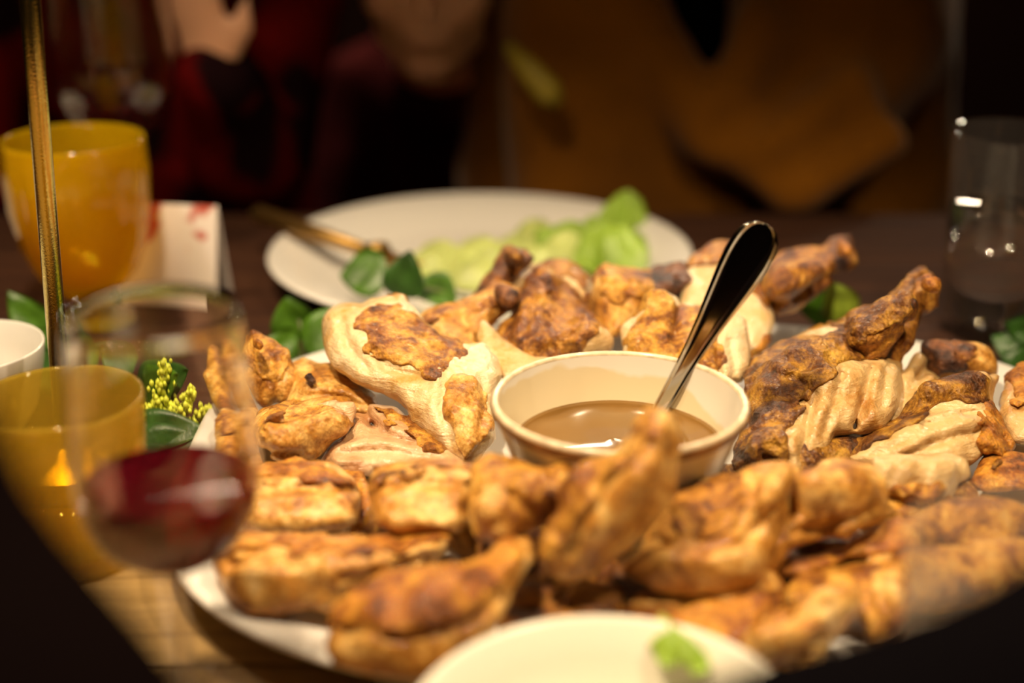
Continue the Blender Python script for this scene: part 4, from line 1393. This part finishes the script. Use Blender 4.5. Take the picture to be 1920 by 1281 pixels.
# ------------------------------------------------------------------ lettuce and herbs
def lettuce(label, c, rx, ry, hgt, mat, seed, rot=0., name='lettuce_leaf', group='lettuce'):
    rng = np.random.RandomState(seed)
    nr, nt_ = 22, 60
    ph = rng.rand(6) * 6.28
    X = []
    for i in range(nr):
        q = i / (nr - 1)
        for j in range(nt_):
            t = 2 * math.pi * j / nt_
            rr = q * (1 + .13 * math.sin(3 * t + ph[0]) + .08 * math.sin(7 * t + ph[1]) * q)
            x = rx * rr * math.cos(t)
            y_ = ry * rr * math.sin(t)
            z = hgt * ((1 - q ** 2) * .75 + .25 * q * math.sin(5 * t + ph[2]) + .16 * q * q * math.sin(13 * t + ph[3]))
            X.append((x, y_, max(z, -.002 * q)))
    X = np.array(X)
    X[:, 2] += hgt * (.38 * vnoise(X, 30., seed) + .2 * vnoise(X, 75., seed + 1))
    X[:, 2] = np.maximum(X[:, 2], .001)
    cr, sr = math.cos(rot), math.sin(rot)
    W = np.stack([X[:, 0] * cr - X[:, 1] * sr, X[:, 0] * sr + X[:, 1] * cr, X[:, 2]], 1)
    lo = W.copy()
    lo[:, 2] = np.maximum(W[:, 2] - .0012, .0002)
    n = len(W)
    fs = []
    for i in range(nr - 1):
        for j in range(nt_):
            k2 = (j + 1) % nt_
            a, b_, c_, d_ = i * nt_ + j, i * nt_ + k2, (i + 1) * nt_ + k2, (i + 1) * nt_ + j
            fs.append((a, d_, c_, b_))
            fs.append((a + n, b_ + n, c_ + n, d_ + n))
    for j in range(nt_):
        k2 = (j + 1) % nt_
        a, b_ = (nr - 1) * nt_ + j, (nr - 1) * nt_ + k2
        fs.append((a, a + n, b_ + n, b_))
    V = np.concatenate([W, lo]) + np.array(c)
    o = mesh_obj(name, V, fs, M[mat], origin=c)
    return tag(o, label, 'lettuce', group)


lettuce('broad pale green lettuce leaf in the middle of the white dinner plate', G(985, 500, .009), .074, .056, .030, 'lettuce_l', 3, .2)
lettuce('crumpled bright green lettuce leaf on the right of the white dinner plate', G(1125, 490, .009), .052, .050, .034, 'lettuce', 5, .5)
lettuce('small green lettuce scrap at the back edge of the lettuce heap', G(1165, 440, .010), .022, .026, .034, 'lettuce', 8, .9)
lettuce('flat lettuce shred on the left of the lettuce heap', G(860, 500, .009), .038, .03, .016, 'lettuce_l', 11, .1)
lettuce('bright green herb scrap on the rim of the bottom cream bowl', (FB[0] + .029, FB[1] + .058, .040), .009, .016, .014, 'lettuce', 13, .3)
lettuce('pale green salad scrap on the back wall inside the bottom cream bowl', (FB[0] + .008, FB[1] + .034, .016), .020, .014, .014, 'lettuce_l', 17, .3)
lettuce('dark green herb scrap at the right inside the bottom cream bowl', (FB[0] + .046, FB[1] + .030, .028), .010, .010, .014, 'leaf', 19, .3)


def leaf_mesh(base, tipp, width, droop=.15, fold=.25, up=(0, 0, 1), rnd=.55):
    base, tipp = np.asarray(base, float), np.asarray(tipp, float)
    d = tipp - base
    ln = np.linalg.norm(d)
    d = d / ln
    up = np.asarray(up, float)
    s = np.cross(d, up)
    s /= np.linalg.norm(s)
    n = np.cross(s, d)
    nu, nv = 14, 7
    top = []
    for i in range(nu):
        t = i / (nu - 1)
        w = width / 2 * (math.sin(math.pi * t ** rnd) ** .8 if 0 < t < 1 else 0.0) + .0004
        for j in range(nv):
            u = -1 + 2 * j / (nv - 1)
            z = fold * w * abs(u) - droop * ln * (t - .3) ** 2 + .03 * width * math.sin(9 * t + 3 * u)
            top.append(base + d * ln * t + s * u * w + n * z)
    top = np.array(top)
    bot = top - n * .0005
    m_ = len(top)
    fs = []
    for i in range(nu - 1):
        for j in range(nv - 1):
            a, b_, c_, d_ = i * nv + j, i * nv + j + 1, (i + 1) * nv + j + 1, (i + 1) * nv + j
            fs.append((a, b_, c_, d_))
            fs.append((a + m_, d_ + m_, c_ + m_, b_ + m_))
    for i in range(nu - 1):
        for j in (0, nv - 1):
            a, b_ = i * nv + j, (i + 1) * nv + j
            fs.append((a, b_, b_ + m_, a + m_))
    return np.concatenate([top, bot]), fs


def sprig(label, stem_pts, leaves, mat='leaf', sr=.0012, name='leaf_sprig'):
    sp = [np.asarray(q, float) for q in stem_pts]
    base = sp[0]
    root = empty(name, base, label, 'foliage', 'table greenery')
    v, f = tube(sp, sr, 8)
    mesh_obj('stem', v, f, M['stem'], root, base)
    for lf in leaves:
        a, b_, w = lf[:3]
        v, f = leaf_mesh(a, b_, w, *(lf[3] if len(lf) > 3 else ()))
        mesh_obj('leaf', v, f, M[lf[4] if len(lf) > 4 else mat], root, base)
    return root


tilt = (0, -.75, .65)
sprig('broad dark green leaves left of the brass pole', [G(160, 700, .004), G(95, 675, .012), G(60, 640, .03)],
      [(G(108, 668, .015), G(14, 545, .055), .030, (.1, .2, tilt)), (G(150, 688, .012), G(28, 618, .035), .030, (.1, .2, tilt)), (G(120, 700, .01), G(-30, 690, .03), .034, (.1, .2, tilt), 'leaf_d')])
sprig('green leaves right of the brass pole behind the wine glass', [G(250, 720, .004), G(210, 690, .012), G(180, 670, .02)],
      [(G(240, 700, .012), G(160, 648, .03), .028, (.1, .2, tilt)), (G(255, 760, .008), G(352, 690, .04), .040, (.1, .15, tilt), 'leaf_d')])
sprig('long dark leaves lying beside the olive yellow glass', [G(240, 850, .003), G(330, 835, .006), G(400, 810, .01)],
      [(G(230, 815, .012), G(395, 800, .018), .026, (.05, .2, tilt), 'leaf_d'), (G(245, 850, .006), G(400, 822, .012), .028, (.05, .2, tilt), 'leaf_d'), (G(270, 760, .010), G(330, 700, .040), .036, (.1, .2, tilt))])
sprig('round green leaves behind the left end of the platter', [G(560, 690, .003), G(570, 640, .015), G(560, 600, .03)],
      [(G(560, 640, .012), G(538, 558, .042), .030, (.1, .15, tilt, .7)), (G(575, 660, .012), G(660, 575, .038), .030, (.1, .15, tilt, .7)), (G(560, 660, .01), G(495, 640, .02), .026, (.1, .15, tilt, .7)), (G(600, 670, .008), G(650, 640, .016), .026, (.1, .15, tilt, .7))])
sprig('heart shaped leaves hanging over the front rim of the lettuce plate', [G(880, 560, .030), G(800, 540, .034), G(730, 510, .038)],
      [(G(728, 510, .040), G(636, 516, .036), .036, (.05, .1, tilt, .7)), (G(752, 560, .03), G(768, 470, .062), .028, (.1, .2, tilt, .6), 'leaf_d'), (G(790, 520, .036), G(850, 570, .03), .026, (.1, .15, tilt, .7))])
sprig('lime and green leaf tips behind the right drumstick', [G(1530, 640, .004), G(1540, 590, .02), G(1550, 560, .03)],
      [(G(1590, 600, .014), G(1495, 565, .03), .030, (.1, .15, tilt, .7)), (G(1585, 600, .02), G(1560, 530, .045), .026, (.1, .15, tilt, .7), 'leaf_l')])
sprig('dark leaves under the water tumbler at the right edge', [G(1990, 690, .004), G(1930, 650, .012), G(1880, 640, .016)],
      [(G(1960, 680, .008), G(1860, 628, .02), .034, (.1, .15, tilt), 'leaf_d'), (G(1980, 650, .008), G(1890, 605, .03), .034, (.1, .15, tilt), 'leaf_d'), (G(1985, 690, .008), G(1880, 672, .016), .034, (.1, .15, tilt), 'leaf_d')])

# yellow green flower spray
rng = random.Random(4)
base = G(262, 795, .006)
root = empty('flower_spray', base, 'spray of tiny lime yellow flower buds beside the red wine glass', 'flower', 'table greenery')
ico = None
bm = bmesh.new()
bmesh.ops.create_icosphere(bm, subdivisions=1, radius=1)
bm.verts.index_update()
ico = (np.array([v.co[:] for v in bm.verts]), [tuple(v.index for v in f.verts) for f in bm.faces])
bm.free()
main = [base, G(320, 790, .012), G(380, 780, .018), G(420, 770, .02)]
v, f = tube(main, .0008, 6)
mesh_obj('stem', v, f, M['stem'], root, base)
for a, b_, nb2 in [(G(295, 790, .012), G(312, 680, .045), 60), (G(345, 785, .015), G(365, 735, .034), 40), (G(275, 792, .010), G(290, 760, .022), 26), (G(370, 782, .018), G(412, 765, .022), 34), (G(310, 790, .012), G(350, 800, .012), 30), (G(285, 800, .009), G(335, 765, .022), 30)]:
    v, f = tube([a, (a + b_) / 2 + np.array([.001, 0, .002]), b_], .0006, 6)
    mesh_obj('twig', v, f, M['stem'], root, base)
    parts = []
    for _ in range(int(nb2 * 1.6)):
        t = rng.random()
        sp_ = .0058 * (1.15 - .75 * t)
        c = a + (b_ - a) * (.2 + .8 * t) + np.array([rng.gauss(0, 1), rng.gauss(0, 1), rng.gauss(0, 1)]) * sp_ * .6
        r = rng.uniform(.0012, .0021)
        parts.append((ico[0] * np.array([r, r, r * 1.3]) + c, ico[1]))
    v, f = join(parts)
    o = mesh_obj('flower_buds', v, f, M['bud'], root, base)
    o['kind'] = 'stuff'

# ------------------------------------------------------------------ people


def rawc(a, b, r1, r2):
    return ('c', np.array(a, float), np.array(b, float), r1, r2)


def rawe(c, r, ax=None):
    return ('e', np.array(c, float), np.eye(3) if ax is None else ax, np.array(r, float))


def hand(wrist, dirv, palm_n, s=1.0, curl=.35, flip=1):
    w, d, n = (np.array(q, float) for q in (wrist, dirv, palm_n))
    d /= np.linalg.norm(d)
    n = n - d * np.dot(n, d)
    n /= np.linalg.norm(n)
    sd_ = np.cross(d, n) * flip
    out = [rawc(w, w + d * .02 * s, .024 * s, .026 * s)]
    out.append(('e', w + d * .05 * s, np.stack([d, sd_, n]), np.array([.052, .040, .017]) * s))
    for i, (off, ln) in enumerate([(-.030, .066), (-.010, .078), (.011, .072), (.030, .056)]):
        k0 = w + d * .088 * s + sd_ * off * s
        a = curl * (1 + .15 * i)
        d1 = d * math.cos(a) + n * math.sin(a)
        d2 = d * math.cos(2.1 * a) + n * math.sin(2.1 * a)
        d3 = d * math.cos(3.0 * a) + n * math.sin(3.0 * a)
        k1 = k0 + d1 * ln * .45 * s
        k2 = k1 + d2 * ln * .32 * s
        k3 = k2 + d3 * ln * .23 * s
        out += [rawc(k0, k1, .0098 * s, .009 * s), rawc(k1, k2, .009 * s, .0082 * s), rawc(k2, k3, .0082 * s, .007 * s)]
    t0 = w + d * .03 * s - sd_ * .030 * s
    t1 = t0 + (d * .7 - sd_ * .6 + n * .35) * .036 * s
    t2 = t1 + (d * .9 - sd_ * .15 + n * .4) * .030 * s
    out += [rawc(t0, t1, .014 * s, .011 * s), rawc(t1, t2, .011 * s, .008 * s)]
    return out


def head(c, yaw=0., pitch=0., s=1.0):
    """head prims; the face looks along -Y before the turn"""
    cy_, sy_, cp, sp_ = math.cos(yaw), math.sin(yaw), math.cos(pitch), math.sin(pitch)
    Rm = np.array([[cy_, -sy_, 0], [sy_, cy_, 0], [0, 0, 1]]) @ np.array([[1, 0, 0], [0, cp, -sp_], [0, sp_, cp]])
    T = lambda q: np.array(c) + Rm @ (np.array(q) * s)
    E_ = lambda q, r: ('e', T(q), Rm.T, np.array(r) * s)
    K = lambda a, b, r1, r2: ('c', T(a), T(b), r1 * s, r2 * s)
    face = [E_((0, .02, .035), (.076, .095, .088)), E_((0, -.020, -.035), (.058, .066, .066)), K((-.008, -.060, -.098), (.008, -.060, -.098), .017, .017), K((-.040, -.030, -.070), (-.008, -.058, -.098), .020, .016), K((.040, -.030, -.070), (.008, -.058, -.098), .020, .016),
            K((0, -.086, .012), (0, -.108, -.022), .008, .0125), K((-.022, -.079, -.056), (.022, -.079, -.056), .007, .007), K((-.018, -.079, -.067), (.018, -.079, -.067), .008, .008),
            K((-.045, -.068, .026), (-.012, -.082, .026), .010, .010), K((.012, -.082, .026), (.045, -.068, .026), .010, .010),
            E_((-.079, .012, -.012), (.010, .020, .032)), E_((.079, .012, -.012), (.010, .020, .032)),
            E_((-.040, -.052, -.030), (.026, .028, .026)), E_((.040, -.052, -.030), (.026, .028, .026))]
    hair = [E_((0, .036, .048), (.088, .100, .092)), E_((0, .07, -.03), (.078, .060, .10))]
    eyes = [T((-.030, -.078, .006)), T((.030, -.078, .006))]
    cut = E_((0, -.075, -.03), (.060, .060, .082))
    return face, hair, eyes, cut


def person(label, body, clothes, hd=None, base=(0, 0, -.75), hvox=.0075, hair='hair', skin='skin_h', extra=()):
    root = empty('person', base, label, 'person')
    pr = list(body)
    if hd:
        pr += hd[0]
    lo, hi = bounds(pr, .02)
    X = grid(lo, hi, hvox).astype(np.float32)
    f = blend(pr, X, .010)
    V, Q = surface_nets(f, lo, hvox)
    bo = mesh_obj('body', V, Q, M[skin], root, base)
    for nm, mat, prims, vox, k, amp, cuts in clothes:
        lo, hi = bounds(prims, .03)
        X = grid(lo, hi, vox).astype(np.float32)
        f = blend(prims, X, k)
        if amp:
            f = f + amp * vnoise(X, 13., 5) + amp * .5 * vnoise(X, 30., 6)
        for c in cuts:
            f = smax(f, -ev(c, X), .008)
        V, Q = surface_nets(f, lo, vox)
        mesh_obj(nm, V, Q, M[mat] if isinstance(mat, str) else mat, root, base)
    if hd:
        lo, hi = bounds(hd[1], .02)
        X = grid(lo, hi, .009).astype(np.float32)
        f = blend(hd[1], X, .02) + .004 * vnoise(X, 60., 3)
        f = smax(f, -ev(hd[3], X), .006)
        V, Q = surface_nets(f, lo, .009)
        mesh_obj('hair', V, Q, M[hair], root, base)
        for e in hd[2]:
            v, fc = lathe([(.0004, -.0115)] + [(.0115 * math.cos(t), .0115 * math.sin(t)) for t in np.linspace(-1.4, 1.4, 9)] + [(.0004, .0115)], tuple(e), 16)
            mesh_obj('eye', v, fc, M['white'], bo, base)
    return root


def seated(hx, hy, face, hz=-.24):
    """legs of somebody on a chair; face = -1 looks to -Y"""
    out = []
    for s in (-.095, .095):
        kx, ky = hx + s * 1.1, hy + face * .42
        out += [rawc((hx + s, hy, hz), (kx, ky, hz + .01), .085, .06), rawc((kx, ky, hz + .01), (kx, ky + face * -.03, -.68), .058, .045), rawc((kx, ky - face * .03, -.705), (kx, ky + face * .14, -.715), .042, .034)]
    return out


# ochre cardigan, sitting opposite
ax_, ay = .205, 1.47
sL, sR = (ax_ - .165, ay - .01, .28), (ax_ + .165, ay - .01, .28)
eL, eR = np.array([ax_ - .20, 1.44, -.04]), np.array([ax_ + .20, 1.44, -.04])
wL, wR = np.array([ax_ - .07, 1.30, -.15]), np.array([ax_ + .07, 1.30, -.15])
body = [rawe((ax_, ay, .12), (.12, .08, .20)), rawc((ax_ + .05, ay + .02, .28), (ax_ + .10, ay, .44), .055, .05), rawc(sL, eL, .04, .034), rawc(eL, wL, .034, .026), rawc(sR, eR, .04, .034), rawc(eR, wR, .034, .026)]
body += hand(wL, (.5, -.8, -.2), (0, 0, -1), .95, .4) + hand(wR, (-.5, -.8, -.2), (0, 0, -1), .95, .4, -1)
hd = head((ax_ + .12, ay - .04, .53), .15, .2)
shirt = [rawe((ax_, ay - .02, .12), (.165, .095, .205)), rawc((ax_, ay - .01, -.2), (ax_, ay - .01, .08), .125, .125)]
coat = [prep(('o', [(938, 60), (960, -170), (1200, -170), (1238, 0), (1285, 120), (1332, 222), (1400, 292), (1482, 356), (1500, 410), (1440, 470), (1300, 500), (960, 500), (950, 300)], (24.5, -8.2), 120, 70)),
        prep(('o', [(1365, -170), (1790, -170), (1785, 60), (1750, 170), (1690, 240), (1640, 300), (1600, 350), (1540, 402), (1480, 385), (1440, 335), (1385, 285), (1342, 222), (1352, 100)], (24.0, -3.2), 130, 70)),
        rawe((ax_, ay + .06, .11), (.19, .085, .215)), rawc(sL, eL, .062, .056), rawc(eL, wL, .054, .044), rawc(sR, eR, .062, .056), rawc(eR, wR, .054, .044),
        rawc(P(1180, -60, 1.285), P(1250, 110, 1.278), .020, .020), rawc(P(1250, 110, 1.278), P(1340, 255, 1.27), .020, .018), rawc(P(1340, 255, 1.27), P(1470, 360, 1.262), .018, .016),
        rawc(P(1410, 60, 1.285), P(1375, 190, 1.275), .024, .020), rawc(P(1445, 280, 1.265), P(1590, 175, 1.275), .020, .018), rawc(P(1510, 350, 1.262), P(1660, 265, 1.27), .020, .018)]
vcut = [rawc(P(1345, 250, 1.235), P(1540, 120, 1.25), .020, .014), rawc(P(1450, 330, 1.228), P(1610, 225, 1.245), .020, .014), rawc(P(1130, 80, 1.245), P(1240, 240, 1.235), .020, .020), rawc(P(1240, 240, 1.235), P(1400, 390, 1.225), .020, .016), rawc(P(1010, 340, 1.235), P(1120, 230, 1.24), .016, .012)]
coat_t = seated(ax_, ay + .03, -1)
person('person in an ochre wrap cardigan sitting across the table, arms folded in the lap', body,
       [('shirt', 'blackcloth', shirt, .012, .03, 0, ()), ('cardigan', 'ochre', coat, .008, .03, .004, vcut), ('trousers', 'blackcloth', coat_t, .016, .03, .003, ())], hd, (ax_, ay, -.75))
# yellow ribbon lying on the cardigan's edge
ra, rb = P(952, 85, 1.245), P(1050, 195, 1.235)
v, f = tube([ra, ra * .6 + rb * .4 + np.array([0, -.004, 0]), ra * .2 + rb * .8 + np.array([0, -.004, 0]), rb], [.005, .011, .013, .006], 12)
v = np.array(v)
ped = [o for o in COL.objects if o.name == 'person'][0]
mesh_obj('ribbon', v, f, M['ribbon'], ped, (ax_, ay, -.75))

# small figure leaning in over the table, chin low
ch = P(803, 130, 1.36)
hc = ch + np.array([0, .060, .098])
bx = hc[0]
body = [rawc(hc + np.array([0, .03, -.06]), (bx, 1.66, .02), .048, .052), rawe((bx, 1.71, -.08), (.09, .07, .16)), rawc((bx - .10, 1.69, .0), (bx - .13, 1.57, -.16), .035, .03), rawc((bx + .10, 1.69, .0), (bx + .12, 1.58, -.16), .035, .03),
        rawc((bx - .13, 1.57, -.16), (bx - .05, 1.34, -.20), .03, .022), rawc((bx + .12, 1.58, -.16), (bx + .05, 1.36, -.20), .03, .022)]
body += hand((bx - .05, 1.34, -.20), (.4, -1, 0), (0, 0, -1), .8, .4) + hand((bx + .05, 1.36, -.20), (-.4, -1, 0), (0, 0, -1), .8, .4, -1)
hd = head(hc, 0., .12, .94)
top = [rawe((bx, 1.71, -.08), (.135, .105, .19)), rawc((bx - .10, 1.69, .0), (bx - .13, 1.57, -.16), .058, .05), rawc((bx + .10, 1.69, .0), (bx + .12, 1.58, -.16), .058, .05), rawc((bx - .13, 1.57, -.16), (bx - .06, 1.37, -.195), .048, .036), rawc((bx + .12, 1.58, -.16), (bx + .06, 1.39, -.195), .048, .036), rawc((bx, 1.64, .02), (bx, 1.57, .045), .07, .055)]
person('person in a dark maroon top leaning low toward the lettuce plate', body, [('top', 'maroon', top, .008, .03, .003, ()), ('trousers', 'blackcloth', seated(bx, 1.79, -1, -.26), .016, .03, .003, ())], hd, (bx, 1.71, -.75))


# black dress with red flowers
def floral_mat():
    m, nt, out = new_mat('black_dress_red_flowers')
    tc = N(nt, 'ShaderNodeTexCoord')
    n1 = N(nt, 'ShaderNodeTexNoise', in_Scale=9., in_Detail=2.0, in_Roughness=.45, in_Distortion=.6)
    L(nt, tc, 'Object', n1, 'Vector')
    r = ramp(nt, [(.0, (.006, .004, .005)), (.44, (.012, .004, .005)), (.52, (.10, .004, .004)), (.70, (.17, .007, .005)), (.8, (.10, .004, .004))])
    L(nt, n1, 'Fac', r, 'Fac')
    b = N(nt, 'ShaderNodeBsdfPrincipled', in_Roughness=.9)
    b.inputs['Specular IOR Level'].default_value = 0.0
    L(nt, r, 'Color', b, 'Base Color')
    L(nt, b, 0, out, 0)
    return m


M['floral'] = floral_mat()
cx_, cy2 = -.345, 1.47
sL, sR = (cx_ - .16, cy2, .32), (cx_ + .16, cy2, .32)
eL, eR = np.array([cx_ - .19, 1.33, -.02]), np.array([cx_ + .10, 1.30, .03])
wL, wR = P(150, 130, 1.17), P(408, 150, 1.22)
wL2 = np.array([-.38, 1.28, -.16])
body = [rawe((cx_, cy2, .15), (.11, .075, .22)), rawc((cx_, cy2, .32), (cx_, cy2 - .02, .45), .052, .048), rawc(sL, eL, .038, .032), rawc(eL, wL2, .032, .024), rawc(sR, eR, .038, .032), rawc(eR, wR, .032, .024)]
body += hand(wR, (-.22, -.1, 1), (.6, 1, .1), .74, .25) + hand(wL2, (.6, -.7, -.1), (0, .2, -1), .92, .3, -1)
hd = head((cx_, cy2 - .05, .55), -.2, .15)
dress = [rawe((cx_, cy2, .14), (.165, .12, .23)), rawc((cx_, cy2, -.24), (cx_, cy2, .05), .14, .125), rawc(sL, eL, .062, .055), rawc(eL, eL + (wL2 - eL) * .8, .052, .042), rawc(sR, eR, .062, .055), rawc(eR, wR, .050, .036)] + seated(cx_, cy2 + .03, -1)
person('person in a black dress with red flowers at the left, one hand raised', body, [('dress', 'floral', dress, .012, .03, .004, ())], hd, (cx_, cy2, -.75))

# foreground diners: only dark sleeves reach into the picture
a0, a1 = P(-610, 790, .31), P(-75, 1580, .29)
wr = a1 + np.array([-.13, .10, -.035])
wr[2] = .045
sh = np.array([-.30, -.04, .33])
tc_ = np.array([-.46, -.12, .12])
body = [rawe(tc_, (.11, .08, .22)), rawc(tc_ + [0, 0, .2], tc_ + [0, .02, .34], .052, .048), rawc(sh, a0, .04, .036), rawc(a0, a1, .036, .032), rawc(a1, wr, .032, .024), rawc((-.62, -.1, .33), (-.66, .05, .08), .04, .034), rawc((-.66, .05, .08), (-.60, .24, .05), .034, .024)]
body += hand(wr, (-.8, .5, 0), (0, 0, -1), .95, .2) + hand((-.60, .24, .05), (.3, 1, -.1), (0, 0, -1), .95, .2, -1)
hd = head(tc_ + [0, .06, .44], math.pi, -.1)
cl = [rawe(tc_, (.18, .12, .24)), rawc(tc_ + [0, 0, -.36], tc_ + [0, 0, -.1], .145, .135), rawc(sh, a0, .065, .056), rawc(a0, a1, .052, .050), rawc(a1, a1 + (wr - a1) * .85, .046, .036), rawc((-.62, -.1, .33), (-.66, .05, .08), .065, .055), rawc((-.66, .05, .08), (-.61, .21, .052), .05, .038)] + seated(-.46, -.15, 1)
person('person in dark brown clothes whose sleeve blurs the bottom left corner', body, [('jacket', 'brownblack', cl, .013, .03, .003, ())], hd, (tc_[0], tc_[1], -.75))

a0, a1 = P(2360, 1290, .362), P(1490, 1530, .345)
sh = np.array([.40, -.06, .33])
tc_ = np.array([.55, -.12, .12])
wr = a1
body = [rawe(tc_, (.11, .08, .22)), rawc(tc_ + [0, 0, .2], tc_ + [0, .02, .34], .052, .048), rawc(sh, a0, .04, .036), rawc(a0, a1, .034, .026), rawc((.72, -.1, .33), (.76, .05, .08), .04, .034), rawc((.76, .05, .08), (.70, .24, .05), .034, .024)]
body += hand(wr, (-.35, -.25, -.75), (-.3, .3, -.5), .95, .35, -1) + hand((.70, .24, .05), (-.3, 1, -.1), (0, 0, -1), .95, .2)
hd = head(tc_ + [0, .06, .44], math.pi, -.1)
cl = [rawe(tc_, (.18, .12, .24)), rawc(tc_ + [0, 0, -.36], tc_ + [0, 0, -.1], .145, .135), rawc(sh, a0, .065, .052), rawc(a0, a1, .046, .038), rawc((.72, -.1, .33), (.76, .05, .08), .065, .055), rawc((.76, .05, .08), (.71, .21, .052), .05, .038)] + seated(.55, -.15, 1)
person('person in black whose forearm covers the bottom right corner', body, [('sweater', 'blackcloth', cl, .013, .03, .003, ())], hd, (tc_[0], tc_[1], -.75))
